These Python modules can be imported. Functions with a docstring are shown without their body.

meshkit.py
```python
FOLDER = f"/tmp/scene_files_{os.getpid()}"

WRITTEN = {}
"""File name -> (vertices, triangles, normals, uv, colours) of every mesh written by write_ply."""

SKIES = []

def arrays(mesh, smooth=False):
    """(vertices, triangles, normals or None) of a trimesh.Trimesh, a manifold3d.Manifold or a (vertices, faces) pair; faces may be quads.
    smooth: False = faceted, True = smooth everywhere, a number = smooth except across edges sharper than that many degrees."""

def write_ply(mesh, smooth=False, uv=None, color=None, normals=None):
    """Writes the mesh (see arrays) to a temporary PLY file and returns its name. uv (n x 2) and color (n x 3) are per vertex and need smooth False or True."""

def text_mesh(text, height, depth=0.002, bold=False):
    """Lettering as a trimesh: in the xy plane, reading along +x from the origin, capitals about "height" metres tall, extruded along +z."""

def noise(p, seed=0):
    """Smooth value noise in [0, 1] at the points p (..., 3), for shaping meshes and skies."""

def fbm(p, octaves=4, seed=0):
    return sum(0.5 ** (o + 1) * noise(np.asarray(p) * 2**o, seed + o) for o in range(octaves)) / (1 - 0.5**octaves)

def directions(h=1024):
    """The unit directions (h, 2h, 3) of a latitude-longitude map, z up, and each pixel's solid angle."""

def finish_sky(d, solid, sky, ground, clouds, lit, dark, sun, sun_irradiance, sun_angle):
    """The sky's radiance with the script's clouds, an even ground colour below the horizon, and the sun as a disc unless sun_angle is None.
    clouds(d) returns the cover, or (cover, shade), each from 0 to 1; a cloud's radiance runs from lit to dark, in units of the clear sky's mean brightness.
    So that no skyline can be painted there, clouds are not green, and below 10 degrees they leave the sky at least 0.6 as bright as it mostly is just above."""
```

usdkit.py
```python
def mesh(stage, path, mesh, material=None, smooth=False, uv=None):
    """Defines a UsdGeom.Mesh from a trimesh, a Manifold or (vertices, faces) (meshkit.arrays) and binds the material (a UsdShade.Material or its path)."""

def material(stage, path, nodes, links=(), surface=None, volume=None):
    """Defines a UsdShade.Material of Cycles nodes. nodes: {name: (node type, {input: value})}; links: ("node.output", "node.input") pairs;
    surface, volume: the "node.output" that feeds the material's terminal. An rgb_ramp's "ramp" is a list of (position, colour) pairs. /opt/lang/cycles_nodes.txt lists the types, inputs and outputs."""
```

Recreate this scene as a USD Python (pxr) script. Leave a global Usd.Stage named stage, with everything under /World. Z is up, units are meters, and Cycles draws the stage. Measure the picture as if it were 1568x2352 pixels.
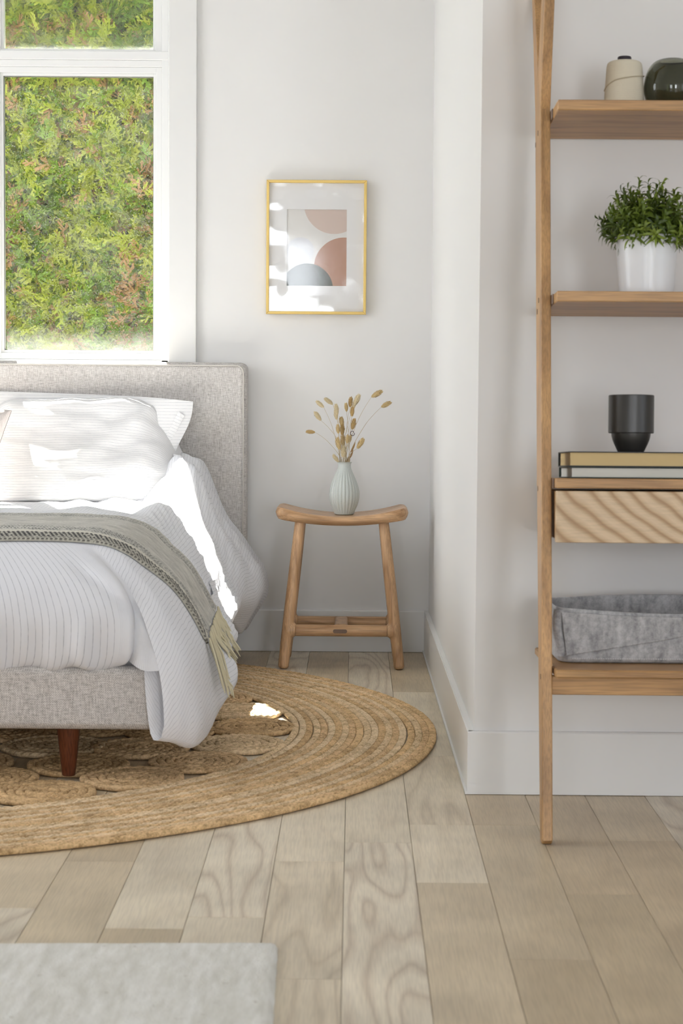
import math, random
import numpy as np
import trimesh, manifold3d as m3
import shapely.geometry as sg
from scipy.interpolate import LinearNDInterpolator
from pxr import Usd, UsdGeom, UsdLux, UsdShade, Gf, Sdf, Vt
import usdkit, meshkit

rng = np.random.default_rng(7)
stage = Usd.Stage.CreateInMemory()
UsdGeom.SetStageUpAxis(stage, UsdGeom.Tokens.z)
UsdGeom.SetStageMetersPerUnit(stage, 1.0)
W = UsdGeom.Xform.Define(stage, '/World')
stage.SetDefaultPrim(W.GetPrim())
UsdGeom.Scope.Define(stage, '/World/Looks')

# ------------------------------------------------------------------ camera
CAM = np.array([0.0, 0.0, 0.9])
F_PX = 4442.5                                   # focal length in pixels of the 1568 px wide frame
R_ = np.array([0.99994903, 0.00680196, 0.00746093])
U_ = np.array([-0.00789537, 0.0662553, 0.99777147])
F_ = np.array([-0.00629248, 0.99777952, -0.06630563])
cam = UsdGeom.Camera.Define(stage, '/World/camera')
cam.AddTransformOp().Set(Gf.Matrix4d(*R_, 0, *U_, 0, *(-F_), 0, *CAM, 1))
cam.CreateHorizontalApertureAttr(24.0)
cam.CreateVerticalApertureAttr(36.0)
cam.CreateFocalLengthAttr(24.0 * F_PX / 1568)
cam.CreateClippingRangeAttr(Gf.Vec2f(0.05, 200))
cam.CreateFStopAttr(9.0)
cam.CreateFocusDistanceAttr(5.9)
cam.CreateExposureAttr(EXPOSURE := -0.12)

def at(px, py, y):
    """the point at depth y seen at pixel (px, py)"""
    d = (px - 784) / F_PX * R_ - (py - 1176) / F_PX * U_ + F_
    return CAM + d * (y / d[1])

# ------------------------------------------------------------------ sky, sun, daylight
usdkit.material(stage, '/World/Looks/sky_look', {
    'sky': ('sky_texture', {'sky_type': 'hosek_wilkie', 'sun_direction': (-0.21, 0.59, 0.78), 'turbidity': 3.0, 'ground_albedo': 0.35}),
    'hsv': ('hsv', {'saturation': 0.45}),
    'bg': ('background_shader', {'strength': 5.0})},
    [('sky.color', 'hsv.color'), ('hsv.color', 'bg.color')], surface='bg.background')
dome = UsdLux.DomeLight.Define(stage, '/World/sky')
dome.CreateIntensityAttr(1.0)
UsdShade.MaterialBindingAPI.Apply(dome.GetPrim()).Bind(UsdShade.Material.Get(stage, '/World/Looks/sky_look'))

SUN = np.array([0.355, -1.0, -1.33]); SUN /= np.linalg.norm(SUN)
def aim(prim, d, pos=(0, 0, 0)):
    z = -np.asarray(d, float) / np.linalg.norm(d)
    x = np.cross([0, 0, 1], z); x /= np.linalg.norm(x); y = np.cross(z, x)
    prim.AddTransformOp().Set(Gf.Matrix4d(*x, 0, *y, 0, *z, 0, *map(float, pos), 1))
sun = UsdLux.DistantLight.Define(stage, '/World/sun')
sun.CreateIntensityAttr(15.0); sun.CreateNormalizeAttr(True); sun.CreateAngleAttr(0.53); sun.CreateColorAttr(Gf.Vec3f(1, 0.95, 0.87))
aim(sun, SUN)

def window_light(name, pos, d, w, h, power):
    """daylight through a window opening of the unseen half of the room"""
    l = UsdLux.RectLight.Define(stage, '/World/' + name)
    l.CreateWidthAttr(w); l.CreateHeightAttr(h); l.CreateIntensityAttr(power); l.CreateColorAttr(Gf.Vec3f(0.93, 0.97, 1.03))
    aim(l, d, pos)
    return l
REAR, LEFT, RIGHT, CEIL = -4.2, -3.4, 2.9, 2.75
window_light('daylight_rear_left', (-0.95, REAR - 0.1, 1.12), (0, 1, 0), 1.3, 2.0, 8.5)
window_light('daylight_rear_right', (1.85, REAR - 0.1, 1.12), (0, 1, 0), 1.1, 2.0, 16.0)
window_light('daylight_right', (RIGHT + 0.1, 1.6, 1.4), (-1, 0, 0), 2.2, 1.6, 1.5)
window_light('daylight_left', (LEFT - 0.1, 4.15, 1.75), (1, 0, 0), 2.0, 1.6, 5.2)

# ------------------------------------------------------------------ helpers
_taken = {}
def path_of(name, parent=None):
    base = (str(parent.GetPath()) if parent is not None else '/World') + '/' + name
    n = _taken.get(base, 0); _taken[base] = n + 1
    return base if n == 0 else f'{base}_{n:03d}'

def tag(o, label=None, cat=None, group=None, kind=None):
    p = o.GetPrim() if hasattr(o, 'GetPrim') else o
    for k, v in (('label', label), ('category', cat), ('group', group), ('kind', kind)):
        if v: p.SetCustomDataByKey(k, v)
    return p

def offset_of(parent):
    o = np.zeros(3)
    while parent is not None and str(parent.GetPath()) != '/World':
        t = parent.GetAttribute('xformOp:translate')
        if t and t.Get() is not None: o += np.array(t.Get())
        parent = parent.GetParent()
        if not parent or str(parent.GetPath()) == '/': break
    return o

def thing(name, label, cat, loc=(0, 0, 0), group=None, kind=None):
    x = UsdGeom.Xform.Define(stage, path_of(name))
    x.AddTranslateOp().Set(Gf.Vec3d(*map(float, loc)))
    return tag(x, label, cat, group, kind)

def obj(name, mesh, m, parent=None, smooth=False, uv=None, label=None, kind=None):
    """one mesh, given in world coordinates"""
    v, f, n = meshkit.arrays(mesh, smooth if uv is None else True)
    v = v - offset_of(parent)
    p = path_of(name, parent)
    g = UsdGeom.Mesh.Define(stage, p)
    g.CreatePointsAttr(Vt.Vec3fArray.FromNumpy(v.astype(np.float32)))
    g.CreateFaceVertexCountsAttr(Vt.IntArray.FromNumpy(np.full(len(f), 3, np.int32)))
    g.CreateFaceVertexIndicesAttr(Vt.IntArray.FromNumpy(f.astype(np.int32).ravel()))
    g.CreateSubdivisionSchemeAttr('none')
    if n is not None:
        g.CreateNormalsAttr(Vt.Vec3fArray.FromNumpy(n.astype(np.float32))); g.SetNormalsInterpolation('vertex')
    if uv is not None:
        UsdGeom.PrimvarsAPI(g).CreatePrimvar('st', Sdf.ValueTypeNames.TexCoord2fArray, 'vertex').Set(Vt.Vec2fArray.FromNumpy(np.asarray(uv, np.float32)))
    UsdShade.MaterialBindingAPI.Apply(g.GetPrim()).Bind(m)
    return tag(g, label, None, None, kind)

def color_attr(prim, col):
    UsdGeom.PrimvarsAPI(UsdGeom.Mesh(prim)).CreatePrimvar('tone', Sdf.ValueTypeNames.Color3fArray, 'vertex').Set(Vt.Vec3fArray.FromNumpy(np.asarray(col, np.float32)))

def cat(*ms):
    ms = [m for g in ms for m in (g if isinstance(g, list) else [g])]
    V, Fc, k = [], [], 0
    for m in ms:
        v, f, _ = meshkit.arrays(m); V.append(v); Fc.append(f + k); k += len(v)
    return np.vstack(V), np.vstack(Fc)

def box(x0, x1, y0, y1, z0, z1, b=0.0):
    if b <= 0:
        return trimesh.creation.box(bounds=[[x0, y0, z0], [x1, y1, z1]])
    p = []
    for x, sx in ((x0, 1), (x1, -1)):
        for y, sy in ((y0, 1), (y1, -1)):
            for z, sz in ((z0, 1), (z1, -1)):
                p += [(x + sx * b, y + sy * b, z), (x + sx * b, y, z + sz * b), (x, y + sy * b, z + sz * b)]
    return trimesh.convex.convex_hull(np.array(p))

def rbox(x0, x1, y0, y1, z0, z1, r, n=16):
    """box with round edges"""
    s = m3.Manifold.sphere(r, n)
    return m3.Manifold.batch_hull([s.translate((x, y, z)) for x in (x0 + r, x1 - r) for y in (y0 + r, y1 - r) for z in (z0 + r, z1 - r)])

def prism(poly, axis, a, b, bevel=0.0):
    """poly: 2-d points; axis 'x': (y, z) polygon extruded along x, 'y': (x, z), 'z': (x, y)"""
    P = poly if hasattr(poly, 'exterior') else sg.Polygon(poly)
    if bevel > 0:
        def lay(q): return np.asarray(q.exterior.coords)[:-1]
        inner = P.buffer(-bevel, join_style=2)
        o, i = lay(sg.polygon.orient(P)), lay(sg.polygon.orient(inner))
        if len(o) == len(i):
            i = i[np.argsort([np.argmin(np.hypot(*(o - q).T)) for q in i])] if False else np.array([i[np.argmin(np.hypot(*(i - q).T))] for q in o])
            n = len(o); L = []
            for q, h in ((i, a), (o, a + bevel), (o, b - bevel), (i, b)): L.append(np.c_[q, np.full(n, h)])
            V = np.vstack(L); Fc = []
            for k in range(3):
                for j in range(n):
                    A, B = k * n + j, k * n + (j + 1) % n
                    Fc += [(A, B, B + n), (A, B + n, A + n)]
            _, t = trimesh.creation.triangulate_polygon(sg.Polygon(i), engine='earcut')
            tv, t = trimesh.creation.triangulate_polygon(sg.Polygon(i), engine='earcut')
            idx = np.array([np.argmin(np.hypot(*(i - q).T)) for q in tv])
            t = idx[t]
            Fc = np.vstack([Fc, t[:, ::-1], t + 3 * n])
            m = trimesh.Trimesh(V, Fc, process=False)
        else:
            m = trimesh.creation.extrude_polygon(P, b - a, engine='earcut'); m.apply_translation((0, 0, a))
    else:
        m = trimesh.creation.extrude_polygon(P, b - a, engine='earcut'); m.apply_translation((0, 0, a))
    v = np.array(m.vertices)
    if axis == 'x': v = v[:, [2, 0, 1]]
    if axis == 'y': v = v[:, [0, 2, 1]]
    m = trimesh.Trimesh(v, m.faces, process=False)
    m.fix_normals()
    return m

def tube(pts, rad, n=8, caps=True):
    pts = np.asarray(pts, float); k = len(pts)
    rad = np.broadcast_to(np.asarray(rad, float), (k,))
    t = np.gradient(pts, axis=0); t /= np.linalg.norm(t, axis=1, keepdims=True) + 1e-12
    a = np.array([0, 0, 1.0]) if abs(t[0][2]) < 0.9 else np.array([1.0, 0, 0])
    u = np.cross(t[0], a); u /= np.linalg.norm(u); V = []
    for i in range(k):
        u = u - t[i] * (u @ t[i]); u /= np.linalg.norm(u); w = np.cross(t[i], u)
        th = np.arange(n) * 2 * np.pi / n
        V.append(pts[i] + rad[i] * (np.cos(th)[:, None] * u + np.sin(th)[:, None] * w))
    Fc = []
    for i in range(k - 1):
        for j in range(n):
            A, B = i * n + j, i * n + (j + 1) % n
            Fc += [(A, B, B + n), (A, B + n, A + n)]
    V = np.vstack(V)
    if caps:
        V = np.vstack([V, pts[0], pts[-1]]); c = len(V) - 2
        for j in range(n):
            Fc += [(c, (j + 1) % n, j), (c + 1, (k - 1) * n + j, (k - 1) * n + (j + 1) % n)]
    return V, np.array(Fc)

def lathe(prof, c=(0, 0, 0), n=48, ribs=None):
    """prof: (r, z) points from bottom to top; ribs(theta, z) scales the radius"""
    prof = np.asarray(prof, float); th = np.arange(n) * 2 * np.pi / n; V = []
    for r, z in prof:
        rr = r * (ribs(th, z) if ribs else 1.0) * np.ones(n)
        V.append(np.c_[c[0] + rr * np.cos(th), c[1] + rr * np.sin(th), np.full(n, c[2] + z)])
    V = np.vstack(V); Fc = []
    for i in range(len(prof) - 1):
        for j in range(n):
            A, B = i * n + j, i * n + (j + 1) % n
            Fc += [(A, B, B + n), (A, B + n, A + n)]
    return V, np.array(Fc)

def spline(pts, k):
    """smooth curve through points, k samples"""
    from scipy.interpolate import CubicSpline, PchipInterpolator
    pts = np.asarray(pts, float); d = np.r_[0, np.cumsum(np.linalg.norm(np.diff(pts, axis=0), axis=1))]
    return PchipInterpolator(d, pts)(np.linspace(0, d[-1], k))

def grid(P, uv=None, flip=False, close=False):
    """P: (n, m, 3) points as a triangle mesh (and uv flattened)"""
    n, m = P.shape[:2]
    i, j = np.meshgrid(np.arange(n - 1), np.arange(m if close else m - 1), indexing='ij')
    j2 = (j + 1) % m
    A, B, C, D = i * m + j, (i + 1) * m + j, (i + 1) * m + j2, i * m + j2
    f = np.vstack([np.c_[A.ravel(), B.ravel(), C.ravel()], np.c_[A.ravel(), C.ravel(), D.ravel()]])
    if flip: f = f[:, ::-1]
    return (P.reshape(-1, 3), f) if uv is None else (P.reshape(-1, 3), f, uv.reshape(-1, 2))

def ss(x, a, b):
    t = np.clip((x - a) / (b - a), 0, 1); return t * t * (3 - 2 * t)

# ------------------------------------------------------------------ materials
def mat(name, nodes, links, surface='p.BSDF'):
    return usdkit.material(stage, '/World/Looks/' + name, nodes, links, surface=surface)

def plain(name, col, rough=0.5, bump=None, **kw):
    nodes = {'p': ('principled_bsdf', {'base_color': col, 'roughness': rough, **kw})}; links = []
    if bump:
        sc, dist = bump
        nodes |= {'g': ('geometry', {}), 'n': ('noise_texture', {'scale': sc, 'detail': 4.0}), 'b': ('bump', {'strength': 0.4, 'distance': dist})}
        links += [('g.position', 'n.vector'), ('n.fac', 'b.height'), ('b.normal', 'p.normal')]
    return mat(name, nodes, links)

def wood(name, light, dark, axis='z', scale=1.0, rings=9.0, rough=0.42, contrast=1.0, vary=True, pores=0.35):
    """grain: dark contour lines of a stretched noise, fine pores along the axis"""
    st = {'x': (1.1, 9, 9), 'y': (9, 1.1, 9), 'z': (9, 9, 1.1)}[axis]
    fi = {'x': (14, 420, 420), 'y': (420, 14, 420), 'z': (420, 420, 14)}[axis]
    nodes = {
        'g': ('geometry', {}), 'oi': ('object_info', {}),
        'mul': ('vector_math', {'math_type': 'scale', 'vector1': (37.0, 61.0, 23.0)}),
        'add': ('vector_math', {'math_type': 'add'}),
        'm1': ('mapping', {'scale': tuple(s * scale for s in st)}),
        'n1': ('noise_texture', {'scale': 1.0, 'detail': 2.5, 'roughness': 0.45}),
        'k': ('math', {'math_type': 'multiply', 'value2': rings}),
        'fr': ('math', {'math_type': 'fraction'}),
        'r': ('rgb_ramp', {'ramp': [(0, dark), (0.12, tuple(0.5 * (a + b) for a, b in zip(light, dark))), (0.4, light), (0.8, tuple(0.82 * a + 0.18 * b for a, b in zip(light, dark))), (1.0, dark)]}),
        'm2': ('mapping', {'scale': fi}),
        'n2': ('noise_texture', {'scale': 1.0, 'detail': 2.0}),
        'pr': ('map_range', {'from_min': 0.35, 'from_max': 0.6, 'to_min': 1.0 - pores, 'to_max': 1.05, 'clamp': True}),
        'fl': ('mix', {'mix_type': 'mix', 'fac': contrast, 'color1': light}),
        'mx': ('mix', {'mix_type': 'multiply', 'fac': 1.0}),
        'n3': ('noise_texture', {'scale': 5.0, 'detail': 2.0}),
        'tr': ('map_range', {'from_min': 0.3, 'from_max': 0.7, 'to_min': 0.86, 'to_max': 1.1}),
        'mx2': ('mix', {'mix_type': 'multiply', 'fac': 1.0}),
        'b': ('bump', {'strength': 0.15, 'distance': 0.0006}),
        'p': ('principled_bsdf', {'roughness': rough, 'specular_ior_level': 0.4})}
    links = [('oi.random', 'mul.scale'), ('g.position', 'add.vector1'), ('mul.vector', 'add.vector2'),
             ('add.vector', 'm1.vector'), ('m1.vector', 'n1.vector'), ('n1.fac', 'k.value1'), ('k.value', 'fr.value1'), ('fr.value', 'r.fac'),
             ('add.vector', 'm2.vector'), ('m2.vector', 'n2.vector'), ('n2.fac', 'pr.value'),
             ('r.color', 'fl.color2'), ('fl.color', 'mx.color1'), ('pr.result', 'mx.color2'),
             ('add.vector', 'n3.vector'), ('n3.fac', 'tr.value'), ('mx.color', 'mx2.color1'), ('tr.result', 'mx2.color2'),
             ('mx2.color', 'p.base_color'), ('n2.fac', 'b.height'), ('b.normal', 'p.normal')]
    return mat(name, nodes, links)

def weave(name, light, dark, rough=0.9):
    """two-tone hopsack cloth: light and dark threads crossing every few millimetres, with slubs"""
    nodes = {'g': ('geometry', {}), 's': ('separate_xyz', {}), 'u': ('math', {'math_type': 'multiply_add', 'value2': .93}),
             'nw': ('noise_texture', {'scale': 70.0, 'detail': 2.0}), 'ud': ('math', {'math_type': 'multiply_add', 'value2': .004}), 'vd': ('math', {'math_type': 'multiply_add', 'value2': .004}),
             'ku': ('math', {'math_type': 'multiply', 'value2': 2 * math.pi / .0052}), 'kv': ('math', {'math_type': 'multiply', 'value2': 2 * math.pi / .0052}), 'su': ('math', {'math_type': 'sine'}), 'sv': ('math', {'math_type': 'sine'}), 'pr': ('math', {'math_type': 'multiply'}),
             'ma': ('mapping', {'scale': (60, 60, 420)}), 'na': ('noise_texture', {'scale': 1.0, 'detail': 2.0}), 'mb': ('mapping', {'scale': (420, 420, 60)}), 'nb': ('noise_texture', {'scale': 1.0, 'detail': 2.0}),
             'a1': ('math', {'math_type': 'add'}), 'a2': ('math', {'math_type': 'multiply_add', 'value2': 0.24}),
             'mr': ('map_range', {'from_min': 0.50, 'from_max': 1.32, 'to_min': 0.0, 'to_max': 1.0, 'clamp': True}),
             'mx': ('mix', {'mix_type': 'mix', 'color1': dark, 'color2': light}), 'b': ('bump', {'strength': 0.3, 'distance': 0.0008}),
             'p': ('principled_bsdf', {'roughness': rough, 'sheen_weight': 0.1, 'specular_ior_level': 0.15})}
    links = [('g.position', 's.vector'), ('s.y', 'u.value1'), ('s.x', 'u.value3'), ('g.position', 'nw.vector'), ('nw.fac', 'ud.value1'), ('u.value', 'ud.value3'), ('nw.fac', 'vd.value1'), ('s.z', 'vd.value3'),
             ('ud.value', 'ku.value1'), ('vd.value', 'kv.value1'), ('ku.value', 'su.value1'), ('kv.value', 'sv.value1'), ('su.value', 'pr.value1'), ('sv.value', 'pr.value2'),
             ('g.position', 'ma.vector'), ('ma.vector', 'na.vector'), ('g.position', 'mb.vector'), ('mb.vector', 'nb.vector'), ('na.fac', 'a1.value1'), ('nb.fac', 'a1.value2'),
             ('pr.value', 'a2.value1'), ('a1.value', 'a2.value3'), ('a2.value', 'mr.value'), ('mr.result', 'mx.fac'), ('mx.color', 'p.base_color'), ('a2.value', 'b.height'), ('b.normal', 'p.normal')]
    return mat(name, nodes, links)

M = {}
M['wall'] = plain('wall_paint', (0.80, 0.79, 0.775), 0.55, bump=(60, 0.0005), specular_ior_level=0.3)
M['trim'] = plain('trim_paint', (0.80, 0.795, 0.78), 0.35, specular_ior_level=0.4)
M['sash'] = plain('white_vinyl', (0.86, 0.86, 0.85), 0.3)
M['ceiling'] = plain('ceiling_paint', (0.82, 0.81, 0.80), 0.7)
M['gasket'] = plain('grey_gasket', (0.25, 0.25, 0.24), 0.6)
M['oak'] = wood('oiled_oak', (0.52, 0.30, 0.125), (0.27, 0.135, 0.052), 'z', 0.8, 6, 0.4, contrast=.55, pores=.22)
M['oak_x'] = wood('oiled_oak_across', (0.52, 0.30, 0.125), (0.27, 0.135, 0.052), 'x', 0.9, 7, 0.4, contrast=.6, pores=.22)
M['drawer'] = mat('cathedral_drawer_oak', {'g': ('geometry', {}), 's': ('separate_xyz', {}), 'dx': ('math', {'math_type': 'multiply_add', 'value2': .60, 'value3': -.60 * .86}), 'dz': ('math', {'math_type': 'subtract', 'value2': .775}),
    'x2': ('math', {'math_type': 'multiply'}), 'z2': ('math', {'math_type': 'multiply_add'}), 'sq': ('math', {'math_type': 'sqrt'}), 'n': ('noise_texture', {'scale': 4.5, 'detail': 2.5, 'roughness': .5}), 'nd': ('math', {'math_type': 'multiply_add', 'value2': .060}),
    'k': ('math', {'math_type': 'multiply', 'value2': 46.0}), 'f': ('math', {'math_type': 'fraction'}),
    'r': ('rgb_ramp', {'ramp': [(0, (.36, .215, .10)), (.10, (.42, .27, .14)), (.34, (.62, .46, .29)), (.6, (.66, .50, .325)), (.86, (.56, .395, .23)), (1, (.38, .23, .11))]}),
    'm2': ('mapping', {'scale': (30, 300, 300)}), 'n2': ('noise_texture', {'scale': 1.0, 'detail': 3.0}), 'pr': ('map_range', {'from_min': .3, 'from_max': .7, 'to_min': .9, 'to_max': 1.06}), 'mx': ('mix', {'mix_type': 'multiply', 'fac': 1.0}), 'p': ('principled_bsdf', {'roughness': .45})},
    [('g.position', 's.vector'), ('s.x', 'dx.value1'), ('s.z', 'dz.value1'), ('dx.value', 'x2.value1'), ('dx.value', 'x2.value2'), ('dz.value', 'z2.value1'), ('dz.value', 'z2.value2'), ('x2.value', 'z2.value3'), ('z2.value', 'sq.value1'),
     ('g.position', 'n.vector'), ('n.fac', 'nd.value1'), ('sq.value', 'nd.value3'), ('nd.value', 'k.value1'), ('k.value', 'f.value1'), ('f.value', 'r.fac'), ('g.position', 'm2.vector'), ('m2.vector', 'n2.vector'), ('n2.fac', 'pr.value'), ('r.color', 'mx.color1'), ('pr.result', 'mx.color2'), ('mx.color', 'p.base_color')])
M['stool'] = wood('stool_oak', (0.60, 0.375, 0.205), (0.36, 0.19, 0.085), 'z', 1.2, 8, 0.35, contrast=0.8, pores=0.2)
M['stool_x'] = wood('stool_oak_across', (0.60, 0.375, 0.205), (0.34, 0.18, 0.08), 'x', 1.2, 8, 0.35, contrast=0.8, pores=0.2)
M['wedge'] = plain('dark_wood_wedge', (0.17, 0.105, 0.07), 0.45)
M['walnut'] = wood('dark_stained_leg', (0.115, 0.032, 0.012), (0.05, 0.013, 0.006), 'z', 1.0, 6, 0.28)
M['linen'] = weave('grey_linen', (0.70, 0.67, 0.645), (0.27, 0.25, 0.235))
M['piping'] = plain('linen_piping', (0.58, 0.55, 0.51), 0.9, bump=(900, 0.0008))
M['brass'] = plain('brass', (0.80, 0.58, 0.22), 0.25, metallic=1.0)
M['gold'] = plain('gold_frame_paint', (0.70, 0.50, 0.16), 0.4, metallic=0.2)

# ================================================================== the room
def struct(name, mesh, m, label=None, **kw):
    o = obj(name, mesh, m, None, **kw); return tag(o, label, None, None, 'structure')
def shell(name, label):
    x = UsdGeom.Xform.Define(stage, path_of(name)); return tag(x, label, None, None, 'structure')

YB, YS = 6.47, 4.22                     # bed wall and shelf wall
WX0, WX1, WZ0, WZ1 = -1.838, -0.62, 0.955, 2.42   # window opening
def hole_wall(axis, a, b, rect, holes):
    P = sg.box(*rect)
    for h in holes: P = P.difference(sg.box(*h))
    return prism(P, axis, a, b)
struct('wall_back', hole_wall('y', YB, YB + 0.16, (LEFT - .2, -0.02, 0.45, CEIL + .1), [(WX0, WZ0, WX1, WZ1)]), M['wall'], 'warm white painted wall behind the bed with the window in it')
struct('wall_return', prism([(0.254, YB), (0.269, YS), (0.45, YS + 0.002), (0.45, YB)], 'z', -0.02, CEIL + .05), M['wall'], 'warm white return wall right of the stool')
struct('wall_shelf', box(0.2692, RIGHT + .2, YS, YS + 0.16, -0.02, CEIL + .1), M['wall'], 'warm white wall behind the ladder shelf')
struct('wall_left', hole_wall('x', LEFT - .16, LEFT, (REAR - .16, -0.02, YB + .16, CEIL + .1), [(3.1, 0.7, 5.2, 2.6)]), M['wall'], 'left wall of the bedroom with a window, outside the frame')
struct('wall_right', hole_wall('x', RIGHT, RIGHT + .16, (REAR - .16, -0.02, YS + .16, CEIL + .1), [(0.5, 0.6, 2.7, 2.2)]), M['wall'], 'right wall of the room with a window, outside the frame')
struct('wall_rear', hole_wall('y', REAR - .16, REAR, (LEFT - .2, -0.02, RIGHT + .2, CEIL + .1), [(-1.6, .1, -.3, 2.15), (1.3, .1, 2.4, 2.15)]), M['wall'], 'rear wall with two windows, behind the camera')
struct('ceiling', box(LEFT - .2, RIGHT + .2, REAR - .16, YB + .16, CEIL, CEIL + .12), M['ceiling'], 'white ceiling')

# baseboards, 14 cm, with a shallow eased top
def board_prof(face, back, h=0.14, e=0.003):
    s = np.sign(face - back)
    return [(back, 0.001), (face, 0.001), (face, h - e), (face - s * e, h), (back, h)]
struct('baseboard_back', prism(board_prof(YB - .015, YB + .0), 'x', LEFT, 0.2395), M['trim'], 'painted baseboard under the bed wall behind the stool')
struct('baseboard_shelf', prism(board_prof(YS - .015, YS), 'x', 0.254, RIGHT), M['trim'], 'painted baseboard behind the foot of the ladder shelf')
_rb = []
for z0, z1, i in ((0.001, 0.1375, 0.0), (0.1375, 0.14, 0.0025)):
    _rb.append(prism([(0.239 + i, YB - .0005), (0.254 + i, YS - .0148 + i), (0.2688, YS + .0), (0.2535, YB - .0005)], 'z', z0, z1))
struct('baseboard_return', cat(*_rb), M['trim'], 'painted baseboard along the return wall right of the stool')
struct('trim_1', prism([(0.2345, YB - .016), (0.2495, YS - .0155), (0.2545, YS - .0155), (0.2395, YB - .016)], 'z', 0.001, 0.007), M['trim'], 'thin shoe strip between return baseboard and floor')

# ------------------------------------------------------------------ floor
def floor_at(px, py):
    d = (px - 784) / F_PX * R_ - (py - 1176) / F_PX * U_ + F_
    return (CAM + d * (-CAM[2] / d[2]))[:2]
PW, PX0 = 0.13128, -0.27507
tones = [((0.585, 0.487, 0.345), (0.465, 0.37, 0.245)), ((0.70, 0.615, 0.475), (0.56, 0.47, 0.345)), ((0.535, 0.44, 0.305), (0.43, 0.34, 0.222)),
         ((0.73, 0.65, 0.515), (0.52, 0.43, 0.325)), ((0.565, 0.46, 0.32), (0.445, 0.347, 0.228)), ((0.67, 0.58, 0.44), (0.475, 0.39, 0.28))]
PM = [wood(f'washed_oak_{k:03d}', a, b, 'y', 0.55, (6, 9, 7, 17, 8, 13)[k], 0.42, contrast=(0.2, 0.4, 0.25, 0.95, 0.25, 0.7)[k], pores=0.10) for k, (a, b) in enumerate(tones)]
M['slab'] = plain('subfloor', (0.10, 0.075, 0.045), 0.9)
floor = shell('floor', 'pale washed oak plank floor')
obj('subfloor', box(LEFT - .1, RIGHT + .1, REAR - .1, YB + .1, -0.05, -0.0125), M['slab'], floor)
joints = {2: [(865, 1935)], 1: [(710, 1978), (715, 2248)], 0: [(510, 2106)], -2: [(230, 1978)], -3: [(50, 2085)],
          3: [(1000, 1736), (1030, 1894), (1050, 2028)], 4: [(1160, 1895), (1290, 2204)], 5: [(1380, 2054)], 6: [(1490, 1931)]}
tone_at = {(2, 0): 1, (2, 1): 3, (1, 0): 1, (1, 1): 5, (1, 2): 5, (0, 0): 3, (0, 1): 1, (-1, 0): 4, (-2, 0): 2, (-2, 1): 0, (-3, 0): 0, (3, 0): 1, (3, 1): 5, (3, 2): 1, (3, 3): 0, (4, 0): 4, (4, 1): 0, (4, 2): 2, (5, 0): 4, (5, 1): 2, (6, 0): 0, (6, 1): 4}
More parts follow.
